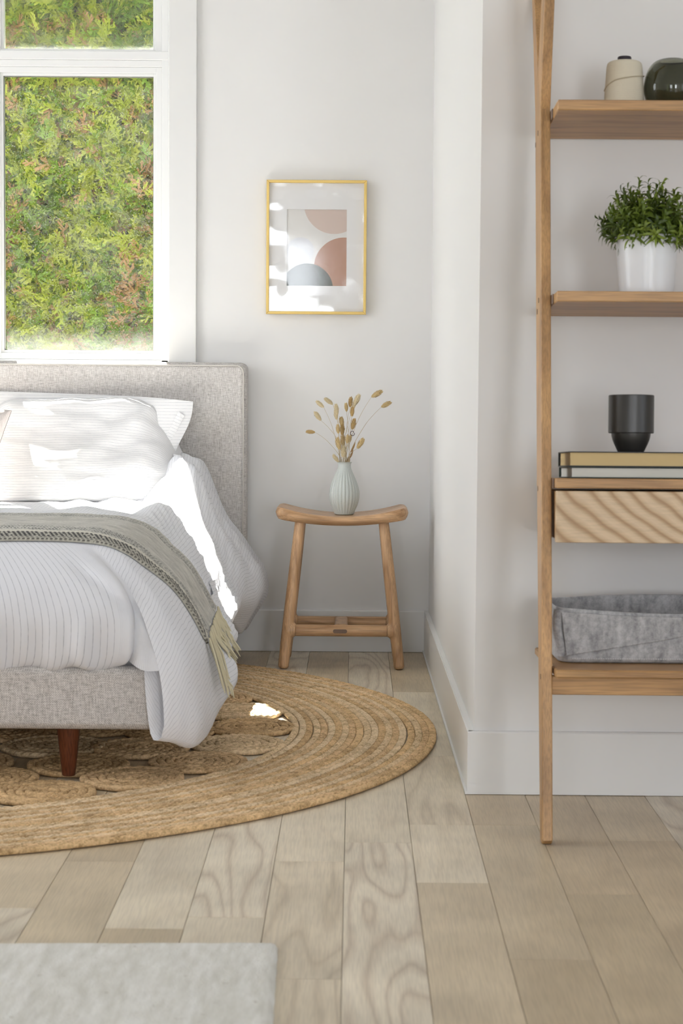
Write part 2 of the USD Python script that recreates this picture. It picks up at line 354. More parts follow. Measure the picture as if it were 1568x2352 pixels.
for k in range(-15, 10):
    x0, x1 = PX0 + k * PW, PX0 + (k + 1) * PW
    ytop = YB - .004 if x1 < 0.27 else YS - .004
    js = sorted([floor_at(*q)[1] for q in joints.get(k, [])], reverse=True)
    known = len(js)
    ys = [ytop] + js
    y = (js[-1] if js else ytop)
    if not js: y -= rng.uniform(0.25, 0.8) if k != -1 else 2.2; ys.append(y)
    if known and ytop - js[0] > 1.4:
        c = js[0] + rng.uniform(.8, 1.1); ys.insert(1, c)
        off = 1
    else: off = 0
    while y > 1.0:
        y -= rng.uniform(0.65, 1.25); ys.append(y)
    for i in range(len(ys) - 1):
        t = tone_at.get((k, i - off)) if known or k == -1 else None
        if t is None: t = int(rng.integers(0, 6))
        lift = rng.uniform(-.0004, 0.0)
        obj('plank', box(x0 + .00045, x1 - .00045, max(ys[i + 1], .9) + .0006, ys[i] - .0006, -0.012, lift, 0.0006), PM[t], floor)
        if ys[i + 1] < 0.95: break
# the floor goes on outside the frame
XL, XR = PX0 - 15 * PW, PX0 + 10 * PW
M['far_floor'] = mat('far_planks', {
    'g': ('geometry', {}), 'm': ('mapping', {'rotation': (0, 0, math.pi / 2)}),
    'b': ('brick_texture', {'scale': 1.0, 'brick_width': 0.9, 'row_height': PW, 'mortar_size': 0.001, 'color1': (0.50, 0.415, 0.315), 'color2': (0.54, 0.45, 0.35), 'mortar': (0.2, 0.15, 0.1)}),
    'p': ('principled_bsdf', {'roughness': 0.42})}, [('g.position', 'm.vector'), ('m.vector', 'b.vector'), ('b.color', 'p.base_color')])
obj('board_field', cat(box(LEFT, XL - .001, REAR, YB - .001, -0.012, 0), box(XR + .001, RIGHT, REAR, YS - .001, -0.012, 0), box(XL, XR, REAR, .899, -.012, 0)), M['far_floor'], floor, kind='stuff')

# ------------------------------------------------------------------ window over the bed
def pane_mat(name, haze, low, seed):
    """window glass with a dusty film: specks, smears and a denser deposit towards the bottom edge"""
    nodes = {'g': ('geometry', {}), 'sx': ('separate_xyz', {}),
             'n1': ('noise_texture', {'scale': 260.0, 'detail': 1.0}), 'sp': ('map_range', {'from_min': 0.655, 'from_max': 0.70, 'to_max': 1.0, 'clamp': True}),
             'mp': ('mapping', {'location': (seed, 0, seed), 'scale': (9, 1, 16)}), 'n2': ('noise_texture', {'scale': 1.0, 'detail': 5.0, 'roughness': 0.65, 'distortion': 1.2}),
             'sm': ('map_range', {'from_min': 0.42, 'from_max': 0.75, 'to_max': 1.0, 'clamp': True}),
             'ed': ('map_range', {'range_type': 'smoothstep', 'from_min': low + 0.10, 'from_max': low, 'to_min': 0.0, 'to_max': 1.0, 'clamp': True}),
             'n2e': ('math', {'math_type': 'multiply'}),
             'a': ('math', {'math_type': 'multiply_add', 'value2': 0.10}), 'b': ('math', {'math_type': 'multiply_add', 'value2': haze}),
             'c': ('math', {'math_type': 'multiply_add', 'value2': 0.16}), 'cl': ('clamp', {'max': 0.5}),
             't': ('transparent_bsdf', {'color': (0.96, 0.975, 0.965)}), 'tr': ('translucent_bsdf', {'color': (0.75, 0.78, 0.76)}), 'df': ('diffuse_bsdf', {'color': (0.7, 0.72, 0.7)}),
             'dm': ('mix_closure', {'fac': 0.5}), 'm1': ('mix_closure', {}),
             'gl': ('glossy_bsdf', {'roughness': 0.0, 'color': (1, 1, 1)}), 'lw': ('layer_weight', {'blend': 0.5}), 'pw': ('math', {'math_type': 'power', 'value2': 5.0}), 'fr': ('math', {'math_type': 'multiply_add', 'value2': 0.9, 'value3': 0.045}), 'm2': ('mix_closure', {})}
    links = [('g.position', 'n1.vector'), ('n1.fac', 'sp.value'), ('g.position', 'mp.vector'), ('mp.vector', 'n2.vector'), ('n2.fac', 'sm.value'),
             ('g.position', 'sx.vector'), ('sx.z', 'ed.value'), ('ed.result', 'n2e.value1'), ('n2.fac', 'n2e.value2'),
             ('sp.result', 'a.value1'), ('sm.result', 'b.value1'), ('a.value', 'b.value3'), ('n2e.value', 'c.value1'), ('b.value', 'c.value3'), ('c.value', 'cl.value'),
             ('tr.BSDF', 'dm.closure1'), ('df.BSDF', 'dm.closure2'), ('cl.result', 'm1.fac'), ('t.BSDF', 'm1.closure1'), ('dm.closure', 'm1.closure2'),
             ('lw.facing', 'pw.value1'), ('pw.value', 'fr.value1'), ('fr.value', 'm2.fac'), ('m1.closure', 'm2.closure1'), ('gl.BSDF', 'm2.closure2')]
    return mat(name, nodes, links, surface='m2.closure')
M['glass_low'] = pane_mat('dusty_pane', 0.022, 0.99, 3.1)
M['glass_up'] = pane_mat('hazy_pane', 0.07, 2.0, 8.7)

win = shell('window_1', 'white framed window over the bed with the hedge behind it')
YF0, YF1 = YB + .025, YB + .10
MX = (WX0 + WX1) / 2
B = lambda *a, bv=.0015: box(*a, bv)
for s, x0, x1 in ((0, WX1, WX1 + .092), (1, WX0 - .092, WX0)):
    obj('casing', B(x0, x1, YB - .02, YB + .001, 0.80, WZ1 + .09, bv=.002), M['trim'], win)
obj('head_casing', B(WX0 - .092, WX1 + .092, YB - .021, YB + .001, WZ1 + .09, WZ1 + .19, bv=.002), M['trim'], win)
obj('sill', B(WX0 - .092, WX1 + .092, YB - .03, YB + .03, 0.935, WZ0 + .0005, bv=.002), M['trim'], win)
obj('jamb', cat(B(WX1 - .004, WX1 + .001, YB - .004, YB + .16, WZ0, WZ1), B(WX0 - .001, WX0 + .004, YB - .004, YB + .16, WZ0, WZ1), B(WX0, WX1, YB - .004, YB + .16, WZ1 - .004, WZ1 + .001)), M['sash'], win)
fx0, fx1 = WX0 + .004, WX1 - .004
obj('window_frame', cat(B(fx1 - .024, fx1, YF0, YF1, WZ0, WZ1), B(fx0, fx0 + .024, YF0, YF1, WZ0, WZ1), B(fx0, fx1, YF0, YF1, WZ1 - .028, WZ1), B(fx0, fx1, YF0, YF1, WZ0, WZ0 + .018)), M['sash'], win)
obj('mullion', B(MX - .022, MX + .022, YF0 - .004, YF1, WZ0, WZ1), M['sash'], win)
obj('transom', cat(B(fx0, fx1, YF0 - .004, YF1, 1.9655, 1.994), B(fx0, fx1, YF0 + .004, YF1, 1.9435, 1.9655)), M['sash'], win)
def ring(x0, x1, z0, z1, y0, y1, w, bottom=None, bv=.0015):
    bt = bottom or w
    return cat(B(x0, x0 + w, y0, y1, z0, z1, bv=bv), B(x1 - w, x1, y0, y1, z0, z1, bv=bv), B(x0 + w - bv, x1 - w + bv, y0 + .0004, y1, z1 - w, z1, bv=bv), B(x0 + w - bv, x1 - w + bv, y0 + .0004, y1, z0, z0 + bt, bv=bv))
for x0, x1 in ((MX + .022, fx1 - .024), (fx0 + .024, MX - .022)):
    s = obj('sash', ring(x0, x1, WZ0 + .018, 1.9435, YF0 + .010, YF1 - .008, .020, .022), M['sash'], win)
    obj('bead', ring(x0 + .019, x1 - .019, WZ0 + .039, 1.9245, YF0 + .018, YF1 - .02, .010), M['sash'], s)
    obj('gasket', ring(x0 + .028, x1 - .028, WZ0 + .048, 1.9155, YF0 + .024, YF1 - .03, .0025, bv=.0004), M['gasket'], s)
    obj('pane', box(x0 + .029, x1 - .029, YF0 + .034, YF0 + .038, WZ0 + .049, 1.9145), M['glass_low'], win)
    s = obj('sash', ring(x0, x1, 1.994, WZ1 - .028, YF0 + .012, YF1 - .008, .022, .006), M['sash'], win)
    obj('bead', ring(x0 + .021, x1 - .021, 1.999, WZ1 - .049, YF0 + .022, YF1 - .02, .010, .005), M['sash'], s)
    obj('pane', box(x0 + .031, x1 - .031, YF0 + .034, YF0 + .038, 2.003, WZ1 - .059), M['glass_up'], win)

# windows of the unseen half of the room: frames and bars only round the daylight
def far_window(name, label, axis, c, a0, a1, z0, z1, bars):
    w = shell(name, label); t = .05
    def piece(u0, u1, v0, v1): return box(u0, u1, c - .05, c + .03, v0, v1) if axis == 'y' else box(c - .04, c + .04, u0, u1, v0, v1)
    obj('window_frame', cat(piece(a0, a0 + t, z0, z1), piece(a1 - t, a1, z0, z1), piece(a0, a1, z0, z0 + t), piece(a0, a1, z1 - t, z1)), M['sash'], w)
    for k in range(bars):
        x = a0 + (a1 - a0) * (k + 1) / (bars + 1); obj('bar', piece(x - .02, x + .02, z0, z1), M['sash'], w)
far_window('window_2', 'white window in the rear wall, left', 'y', REAR - .04, -1.6, -.3, .1, 2.15, 1)
far_window('window_3', 'white window in the rear wall, right', 'y', REAR - .04, 1.3, 2.4, .1, 2.15, 1)
far_window('window_4', 'white window in the right wall', 'x', RIGHT + .05, .5, 2.7, .6, 2.2, 2)
far_window('window_5', 'white window in the left wall', 'x', LEFT - .05, 3.1, 5.2, .7, 2.6, 1)

# ------------------------------------------------------------------ outside: eave, ground, hedge
M['eave'] = plain('eave_boards', (0.6, 0.58, 0.55), 0.6)
struct('roof_eave', cat(box(-5, 1.5, YB + .16, 7.07, 2.735, 2.76), box(-5, 1.5, 7.05, 7.075, 2.735, 2.95), box(-5, 1.5, YB - .3, 7.06, 2.94, 2.97)), M['eave'], 'roof eave above the window, outside')
M['lawn'] = plain('lawn', (0.09, 0.13, 0.035), 0.9, bump=(40, 0.02))
struct('ground', box(-40, 40, YB + .17, 60, -0.5, -0.25), M['lawn'], 'ground outside the window')

def leaf_mat(name, a, b, tl):
    return mat(name, {'oi': ('object_info', {}), 'mx': ('mix', {'mix_type': 'mix', 'color1': a, 'color2': b}),
                      'd': ('principled_bsdf', {'roughness': 0.45, 'specular_ior_level': 0.5}), 't': ('translucent_bsdf', {}), 'm': ('mix_closure', {'fac': tl})},
               [('oi.random', 'mx.fac'), ('mx.color', 'd.base_color'), ('mx.color', 't.color'), ('d.BSDF', 'm.closure1'), ('t.BSDF', 'm.closure2')], surface='m.closure')
HM = [leaf_mat('hedge_green', (0.20, 0.36, 0.025), (0.34, 0.50, 0.05), .5), leaf_mat('hedge_yellow_green', (0.47, 0.56, 0.06), (0.58, 0.62, 0.10), .5),
      leaf_mat('hedge_russet', (0.58, 0.36, 0.17), (0.48, 0.27, 0.11), .4)]
def spray(seed):
    r = np.random.default_rng(seed); V, Fc = [], []
    def blade(p, d, n, L, w):
        s = np.cross(d, n); k = len(V)
        V.extend([p - s * w * .5, p + s * w * .5, p + d * L * .6 + s * w * .6, p + d * L, p + d * L * .6 - s * w * .6]); Fc.extend([(k, k + 1, k + 2), (k, k + 2, k + 4), (k + 4, k + 2, k + 3)])
    n = np.array([0, 0, 1.0]); L = 0.10
    for i in range(15):
        t = i / 14; p = np.array([0.012 * math.sin(3 * t) * r.normal(), L * t, -0.03 * t * t]); sd = 1 if i % 2 else -1
        a = math.radians(48 - 20 * t + r.normal() * 6); d = np.array([sd * math.sin(a), math.cos(a), -.25 * t + r.normal() * .12]); d /= np.linalg.norm(d)
        l = 0.045 * (1 - .55 * t) * r.uniform(.7, 1.2)
        blade(p, d, n, l, .0045)
        for j in range(3):
            q = p + d * l * (.3 + .25 * j)
            for s2 in (-1, 1):
                b = math.radians(35); e = np.array([d[0] * math.cos(b) - s2 * d[1] * math.sin(b), s2 * d[0] * math.sin(b) + d[1] * math.cos(b), d[2]])
                blade(q, e / np.linalg.norm(e), n, l * .36, .0042)
    blade(np.zeros(3), np.array([0, 1, -.3]) / 1.044, n, L, .004)
    return np.array(V), np.array(Fc)
hedge = thing('hedge', 'tall green cedar hedge with russet tips outside the window', 'hedge', (-1.6, 8.6, -.25))
M['bark'] = plain('hedge_inner_bark', (0.05, 0.032, 0.02), 0.95, bump=(30, .02))
HX0, HX1, HY, HZ1 = -4.2, 1.2, 8.25, 2.95
core = trimesh.creation.box(bounds=[[HX0, HY + .14, -.25], [HX1, HY + .75, HZ1 - .1]])
obj('branches', core, M['bark'], hedge)
pi = UsdGeom.PointInstancer.Define(stage, str(hedge.GetPath()) + '/foliage')
tag(pi, None, None, None, 'stuff')
protos = []
for k in range(6):
    v, f = spray(100 + k); g = usdkit.mesh(stage, f'{pi.GetPath()}/spray_{k:03d}', (v, f), HM[(0, 0, 1, 0, 1, 2)[k]]); protos.append(g.GetPath())
pi.CreatePrototypesRel().SetTargets(protos)
N = 25000
hx = rng.uniform(HX0, HX1, N); top = rng.random(N) < .12
dense = rng.random(N) < .45; hx = np.where(dense, rng.uniform(-2.2, -.6, N), hx)
hz = rng.uniform(-.2, HZ1, N); hz = np.where(dense, rng.uniform(.8, HZ1 - .2, N), hz)
relief = meshkit.fbm(np.c_[hx * 3.2, hz * 3.2, np.zeros(N)], 3, 5) * .26 - .13
hy = HY + relief + rng.uniform(-.05, .13, N)
hy = np.where(top, rng.uniform(HY, HY + .8, N), hy); hz = np.where(top, HZ1 + rng.normal(0, .06, N), hz)
pos = np.c_[hx, hy, hz] - offset_of(hedge)
patch = meshkit.fbm(np.c_[hx * 4, hz * 4, np.full(N, 2.2)], 3, 9)
u = rng.random(N)
ids = np.where((patch > .62) & (u < .6), 5, np.where(u < .085, 5, np.where((patch < .47) & (u < .7), rng.choice([2, 4], N), rng.integers(0, 5, N))))
quats = []
for i in range(N):
    if top[i]: d = np.array([rng.normal() * .5, rng.normal() * .5, 1.0])
    else: d = np.array([rng.normal() * .55, -0.55 + rng.normal() * .25, .15 + rng.normal() * .6])
    d /= np.linalg.norm(d); nrm = np.array([rng.normal() * .8, -1, rng.normal() * .5 + .3]); nrm -= d * (nrm @ d); nrm /= np.linalg.norm(nrm)
    x = np.cross(d, nrm)
    q = Gf.Matrix3d(*x, *d, *nrm).ExtractRotation().GetQuat(); quats.append(Gf.Quath(float(q.GetReal()), *[float(c) for c in q.GetImaginary()]))
pi.CreatePositionsAttr(Vt.Vec3fArray.FromNumpy(pos.astype(np.float32)))
pi.CreateOrientationsAttr(Vt.QuathArray(quats))
sc = rng.uniform(.5, .95, N); pi.CreateScalesAttr(Vt.Vec3fArray.FromNumpy(np.c_[sc, sc, sc].astype(np.float32)))
pi.CreateProtoIndicesAttr(Vt.IntArray.FromNumpy(ids.astype(np.int32)))

# ================================================================== the bed
bed = thing('bed', 'grey linen upholstered bed with tall padded headboard and tapered dark legs', 'bed', (-1.205, 5.3, 0))
BX0, BX1, BXC = -2.0, -0.402, -1.201
HX0b, HX1b = -2.047, -0.353
def cushion_box(x0, x1, y0, y1, z0, z1, r, puff, seed, nx=60, nz=40):
    """a padded board: rounded box whose faces swell a little"""
    m = rbox(x0, x1, y0, y1, z0, z1, r, 24).refine_to_length(0.035)
    v = np.array(m.to_mesh().vert_properties[:, :3]); f = np.array(m.to_mesh().tri_verts)
    u = np.clip(1 - np.abs((v[:, 0] - (x0 + x1) / 2) / ((x1 - x0) / 2)) ** 6, 0, 1) * np.clip(1 - np.abs((v[:, 2] - (z0 + z1) / 2) / ((z1 - z0) / 2)) ** 6, 0, 1)
    v[:, 1] += np.sign(v[:, 1] - (y0 + y1) / 2) * puff * u
    v[:, 2] += (meshkit.noise(v * 9, seed) - .5) * .004 * (v[:, 2] > z1 - r)
    return trimesh.Trimesh(v, f, process=False)
hb = obj('headboard', cushion_box(HX0b, HX1b, 6.335, 6.45, 0.20, 0.966, 0.022, 0.006, 3), M['linen'], bed, smooth=50)
pts = [(HX1b - .0105, 6.3345, .22), (HX1b - .0105, 6.3345, .93)]
for a in np.linspace(0, 90, 8): pts.append((HX1b - .0335 + .023 * math.cos(math.radians(a)), 6.3335, .9325 + .023 * math.sin(math.radians(a))))
for a in np.linspace(90, 180, 8): pts.append((HX0b + .0335 + .023 * math.cos(math.radians(a)), 6.3335, .9325 + .023 * math.sin(math.radians(a))))
pts += [(HX0b + .0105, 6.3345, .22)]
def dense(p, d=0.01):
    p = np.asarray(p, float); s = np.r_[0, np.cumsum(np.linalg.norm(np.diff(p, axis=0), axis=1))]
    q = np.linspace(0, s[-1], max(2, int(s[-1] / d))); return np.c_[[np.interp(q, s, p[:, k]) for k in range(3)]].T
obj('piping', tube(dense(pts), .0028, 6), M['piping'], hb, smooth=60)
ZR0, ZR1 = 0.124, 0.268
obj('footboard', cushion_box(BX0, BX1, 4.265, 4.315, ZR0, ZR1, 0.02, 0.002, 4), M['linen'], bed, smooth=50)
sx = BX1 - .0135
obj('seam', tube(dense([(sx, 4.2672, ZR0 + .02), (sx, 4.2660, ZR1 - .03), (sx - .004, 4.2672, ZR1 - .012)]), .0018, 6), M['piping'], bed, smooth=60)
for x0 in (BX0, BX1 - .035):
    obj('side_rail', cushion_box(x0, x0 + .035, 4.30, 6.34, ZR0, ZR1, 0.014, 0.0, 5), M['linen'], bed, smooth=50)
obj('mattress', rbox(BX0 + .035, BX1 - .035, 4.33, 6.33, 0.20, 0.44, 0.05), plain('mattress_cloth', (.8, .8, .79), .9), bed, smooth=60)
for lx in (-0.640, 2 * BXC + .640):
    for ly, top in ((4.325, .126), (6.22, .2)):
        obj('leg', lathe([(0, 0), (.0135, 0), (.0150, .0015), (.0285, top), (0, top)], (lx, ly, 0.0105 if ly < 5 else .0005), 32), M['walnut'], bed, smooth=40)

# ------------------------------------------------------------------ linen: white with thin grey lines every centimetre
def stripe_mat(name, base, line, pitch, width, seed=0):
    nodes = {'uv': ('uvmap', {'attribute': 'st'}), 'sp': ('separate_xyz', {}), 'g': ('geometry', {}),
             'd': ('math', {'math_type': 'divide', 'value2': pitch}), 'f': ('math', {'math_type': 'fraction'}),
             'o': ('math', {'math_type': 'subtract', 'value2': 0.5}), 'ab': ('math', {'math_type': 'absolute'}),
             'mr': ('map_range', {'range_type': 'smoothstep', 'from_min': width, 'from_max': width * .45, 'to_min': 0.0, 'to_max': 1.0, 'clamp': True}),
             'nb': ('noise_texture', {'scale': 90.0, 'detail': 2.0}), 'nm': ('math', {'math_type': 'multiply'}),
             'mx': ('mix', {'mix_type': 'mix', 'color1': base, 'color2': line}),
             'n2': ('noise_texture', {'scale': 1100.0}), 'b': ('bump', {'strength': .12, 'distance': .0005}),
             'n3': ('noise_texture', {'scale': 26.0, 'detail': 3.0}), 'b2': ('bump', {'strength': .25, 'distance': .004}),
             'p': ('principled_bsdf', {'roughness': 0.85, 'sheen_weight': .12, 'specular_ior_level': .2}),
             'tl': ('translucent_bsdf', {'color': base}), 'm': ('mix_closure', {'fac': .12})}
    links = [('uv.UV', 'sp.vector'), ('sp.x', 'd.value1'), ('d.value', 'f.value1'), ('f.value', 'o.value1'), ('o.value', 'ab.value1'), ('ab.value', 'mr.value'),
             ('g.position', 'nb.vector'), ('nb.fac', 'nm.value1'), ('mr.result', 'nm.value2'), ('nm.value', 'mx.fac'), ('mx.color', 'p.base_color'),
             ('g.position', 'n3.vector'), ('n3.fac', 'b2.height'), ('g.position', 'n2.vector'), ('n2.fac', 'b.height'), ('b2.normal', 'b.normal'), ('b.normal', 'p.normal'),
             ('p.BSDF', 'm.closure1'), ('tl.BSDF', 'm.closure2')]
    return mat(name, nodes, links, surface='m.closure')
M['duvet'] = stripe_mat('striped_percale', (.81, .815, .85), (.27, .28, .32), .0102, .068)
M['case'] = stripe_mat('striped_pillowcase', (.83, .825, .83), (.27, .28, .32), .0100, .068)

ZT = 0.556
def head_rise(x, y):
    return .115 * ss(y, 5.80, 6.2) * ss(x, -.40, -.50) * ss(x, -.67, -.56) - .026 * ss(y, 5.15, 5.6) * ss(x, -.55, -.64)
def folds(x, y):
    """long soft wrinkles that fan from the pillow end down the right side"""
    q = (x + .62) * 1.0
    ang = np.arctan2(x + .95, 6.5 - y)
    w = np.sin(ang * 31 + 3.4 * meshkit.fbm(np.c_[x.ravel() * 2.2, y.ravel() * 1.4, 0 * x.ravel()], 2, 31).reshape(x.shape))
    amp = .0125 * ss(y, 4.75, 5.4) * ss(x, -1.05, -.6)
    return amp * np.sign(w) * np.abs(w) ** 1.4
def lumps(P, a=.010, s=5.0, seed=11):
    n = P.reshape(-1, 3)
    return ((meshkit.fbm(n * [s, s * .8, s], 3, seed) - .5) * 2 * a).reshape(P.shape[:-1])

side_prof = np.array([(0, .0), (.17, -.006), (.33, -.028), (.48, -.074), (.62, -.116), (.765, -.19), (.89, -.262), (1.0, -.312), (.985, -.320), (.93, -.315), (.85, -.27), (.80, -.20)])
flap_prof = np.array([(0, .0), (.19, -.006), (.38, -.028), (.57, -.074), (.72, -.12), (.86, -.19), (.95, -.262), (1.0, -.35), (1.01, -.42), (.965, -.468), (.92, -.470), (.87, -.42), (.84, -.3)])
front_prof = np.array([(0, 0), (.20, -.006), (.42, -.026), (.70, -.070), (.93, -.135), (1.0, -.20), (.985, -.255), (.93, -.292), (.85, -.298), (.75, -.27)])
rear_prof = np.array([(0, .0), (.17, -.004), (.33, -.022), (.48, -.062), (.66, -.125), (.87, -.215), (.98, -.275), (1.0, -.315), (.94, -.365), (.86, -.405), (.78, -.445), (.70, -.44)])
def prof_curve(p, n=46):
    c = spline(np.c_[p[:, 0], p[:, 1] * 1.0], n); return c
crr = prof_curve(rear_prof)
cs, cf, cr = prof_curve(side_prof), prof_curve(flap_prof), prof_curve(front_prof)

def ring_points(q):
    """inner (bed top) and outer (hang) plan points for the side 0..1, the corner flap 1..2, the front 2..3"""
    if q <= 1: y = 6.315 - q * (6.315 - 4.62); return np.array([-.62, y]), np.array([-.275 - .058 * float(ss(np.array(y), 4.92, 5.25) * ss(np.array(y), 6.15, 5.85)) - .027 * float(ss(np.array(y), 5.25, 4.70)) - .004 * math.sin(9 * y), y])
    if q <= 2:
        t = q - 1; a = t * math.pi / 2
        I = np.array([-.70 + .08 * math.cos(a), 4.60 - .08 * math.sin(a)]) if t > 0 else np.array([-.62, 4.6])
        O = spline(np.array([(-.3055, 4.62), (-.300, 4.50), (-.312, 4.38), (-.332, 4.285), (-.366, 4.216), (-.415, 4.205)]), 101)[int(round(t * 100))]
        return I, O
    t = q - 2; return np.array([-.70 - t * (-.70 - BXC) * -1 if False else -.70 + t * (BXC + .70), 4.52]), np.array([-.415 + t * (BXC + .415), 4.205 + .037 * float(ss(np.array(t), 0, .08))])

def skirt(qs, a_of):
    P, UV = [], []
    for q in qs:
        I, O = ring_points(q)
        c = a_of(q)
        pts = np.c_[I + np.outer(c[:, 0], O - I), ZT + c[:, 1]]
        arc = np.r_[0, np.cumsum(np.linalg.norm(np.diff(pts, axis=0), axis=1))]
        P.append(pts); 
        if q <= 1: s = -.62 + arc; t = np.full(len(c), I[1])
        elif q <= 2:
            th = (q - 1) * math.radians(42); s = I[0] + arc * math.cos(th); t = I[1] - arc * math.sin(th)
        else:
            th = math.radians(42) + (math.pi / 2 - math.radians(42)) * min(1, (q - 2) / .12); s = I[0] + arc * math.cos(th); t = I[1] - arc * math.sin(th)
        UV.append(np.c_[s, t])
    return np.array(P), np.array(UV)
def mixp(q):
    if q <= 1.0: w = float(ss(np.array(q), .42, .12)); return cs * (1 - w) + crr * w
    w = float(ss(np.array(q), 1.02, 1.72)) * (1 - .16 * float(ss(np.array(q), 1.78, 2.0))); return cs * (1 - w) + cf * w
q1 = np.r_[np.linspace(0, 1, 150), np.linspace(1.008, 2, 90)]
q2 = np.r_[2.0, 2 + np.linspace(.004, .16, 26), 2 + np.linspace(.17, 1, 76)]
P1, UV1 = skirt(q1, mixp)
kc = int(np.argmin(np.abs(np.minimum.accumulate(mixp(2.0)[:, 1]) + .285)))
cut = spline(mixp(2.0)[:kc + 1], 46)
P2, UV2 = skirt(q2, lambda q: cr * (ww := float(ss(np.array(q), 2.0, 2.10))) + (1 - ww) * cut)
def shape(P, edge=True):
    x, y = P[..., 0], P[..., 1]
    drop = np.clip((ZT - P[..., 2]) / .3, 0, 1)
    P = P.copy()
    P[..., 2] += head_rise(x, y) * (1 - .3 * drop) + folds(x, y) * (1 - .35 * drop) + lumps(P) * (1 - .5 * drop)
    n = lumps(P, .008, 9.0, 23) * ss(drop, .1, .6)
    out = np.stack([np.where(y > 4.5, 1.0, .6), np.where(y > 4.5, 0, -.8)], -1)
    P[..., :2] += n[..., None] * out
    return P
P1s, P2s = shape(P1), shape(P2)
qq = q1[:, None]; low_ = ss(ZT - P1[..., 2], .30, .40)
P1s[..., 0] += ss(ZT - P1[..., 2], .22, .40) * .048 * np.exp(-((qq - 1.22) / .16) ** 2); P1s[..., 2] += low_ * (.050 * np.exp(-((qq - 1.12) / .14) ** 2))
P1s[..., 1] += low_ * .007 * np.sin(qq * 31) * ss(qq, 1.2, 1.5)
# fold lines that run from the pillow end down the hanging side and break up the sunlight there
s_, y_ = UV1[..., 0], P1[..., 1]
wv_ = np.sin(2 * np.pi * (s_ * 13 + y_ * 4.6) + 5.0 * meshkit.fbm(np.stack([s_ * 5, y_ * 2.4, 0 * s_], -1), 3, 61))
am_ = .0052 * ss(s_, -.60, -.50) * ss(s_, -.10, -.22) * ss(y_, 4.75, 5.15) * ss(y_, 6.3, 6.1)
am_ = am_ * (.35 + 1.1 * meshkit.noise(np.stack([s_ * 9, y_ * 5, 0 * s_], -1), 71))
fd_ = am_ * (1 - 2 * np.abs(wv_) ** .7); P1s[..., 0] += .62 * fd_; P1s[..., 2] += .78 * fd_
# crumples where the front is tucked behind the footboard
tuck = ss(ZT - P2[..., 2], .16, .26)
P2s[..., 1] += tuck * (.010 * np.sin(P2[..., 0] * 41 + 2 * np.sin(P2[..., 0] * 13)) + .005 * np.sin(P2[..., 0] * 97))
P2s[..., 2] += tuck * .006 * np.sin(P2[..., 0] * 60 + 1)
# diagonal crease of the front, from the blanket down to the tuck
dline = (P2[..., 0] + .60) * .55 + (P2[..., 2] - .47) * .83
P2s[..., 1] += .012 * np.exp(-(dline / .012) ** 2) * ss(P2[..., 0], -.67, -.6) * ss(ZT - P2[..., 2], .03, .1)
# top
ny, nxn = 150, 90
tops = []; tuv = []
ys = np.linspace(6.315, 4.52, ny)
for y in ys:
    xr = -.62 if y >= 4.6 else -.70 + math.sqrt(max(0, .08 ** 2 - (4.6 - y) ** 2))
    xs = np.linspace(BXC, xr, nxn); tops.append(np.c_[xs, np.full(nxn, y), np.full(nxn, ZT)]); tuv.append(np.c_[xs, np.full(nxn, y)])
Tp = shape(np.array(tops)); tuv = np.array(tuv)
parts = [grid(Tp, tuv, flip=False), grid(P1s, UV1, flip=False), grid(P2s, UV2, flip=False)]
def merge_uv(ps):
    V, Fc, T, k = [], [], [], 0
    for v, f, t in ps: V.append(v); Fc.append(f + k); T.append(t); k += len(v)
    return np.vstack(V), np.vstack(Fc), np.vstack(T)
def mirror(g):
    v, f, t = g; v = v.copy(); v[:, 0] = 2 * BXC - v[:, 0]; t = t.copy(); t[:, 0] = 2 * BXC - t[:, 0]; return v, f[:, ::-1], t
half = merge_uv(parts)
V, Fc, T = merge_uv([half, mirror(half)])
def weld_normals(V, Fc):
    """smooth normals shared across coincident border vertices"""
    key = np.round(V * 4000).astype(np.int64); _, inv = np.unique(key, axis=0, return_inverse=True); inv = inv.ravel()
    n = np.zeros((inv.max() + 1, 3)); fn = np.cross(V[Fc[:, 1]] - V[Fc[:, 0]], V[Fc[:, 2]] - V[Fc[:, 0]])
    for k in range(3): np.add.at(n, inv[Fc[:, k]], fn)
    n /= np.linalg.norm(n, axis=1, keepdims=True) + 1e-12
    return n[inv]
def cloth(name, V, Fc, T, m, parent=None, label=None):
    o = obj(name, (V, Fc), m, parent, uv=T, label=label)
    UsdGeom.Mesh(o).GetNormalsAttr().Set(Vt.Vec3fArray.FromNumpy(weld_normals(V, Fc).astype(np.float32)))
    return o
tri_n = np.cross(V[Fc[:, 1]] - V[Fc[:, 0]], V[Fc[:, 2]] - V[Fc[:, 0]])
if tri_n[:len(grid(Tp)[1]), 2].mean() < 0: Fc = Fc[:, ::-1]
duvet = cloth('duvet', V, Fc, T, M['duvet'])
tag(duvet, 'white duvet with thin grey pinstripes hanging over the right side of the bed', 'duvet')

# height of the duvet over a plan point (upper side only)
keep1 = np.vstack([Tp.reshape(-1, 3), P1s[:, :40].reshape(-1, 3), P2s[:, :26].reshape(-1, 3)])
_sub = keep1[rng.permutation(len(keep1))[:14000]]
duvet_z = LinearNDInterpolator(_sub[:, :2], _sub[:, 2])

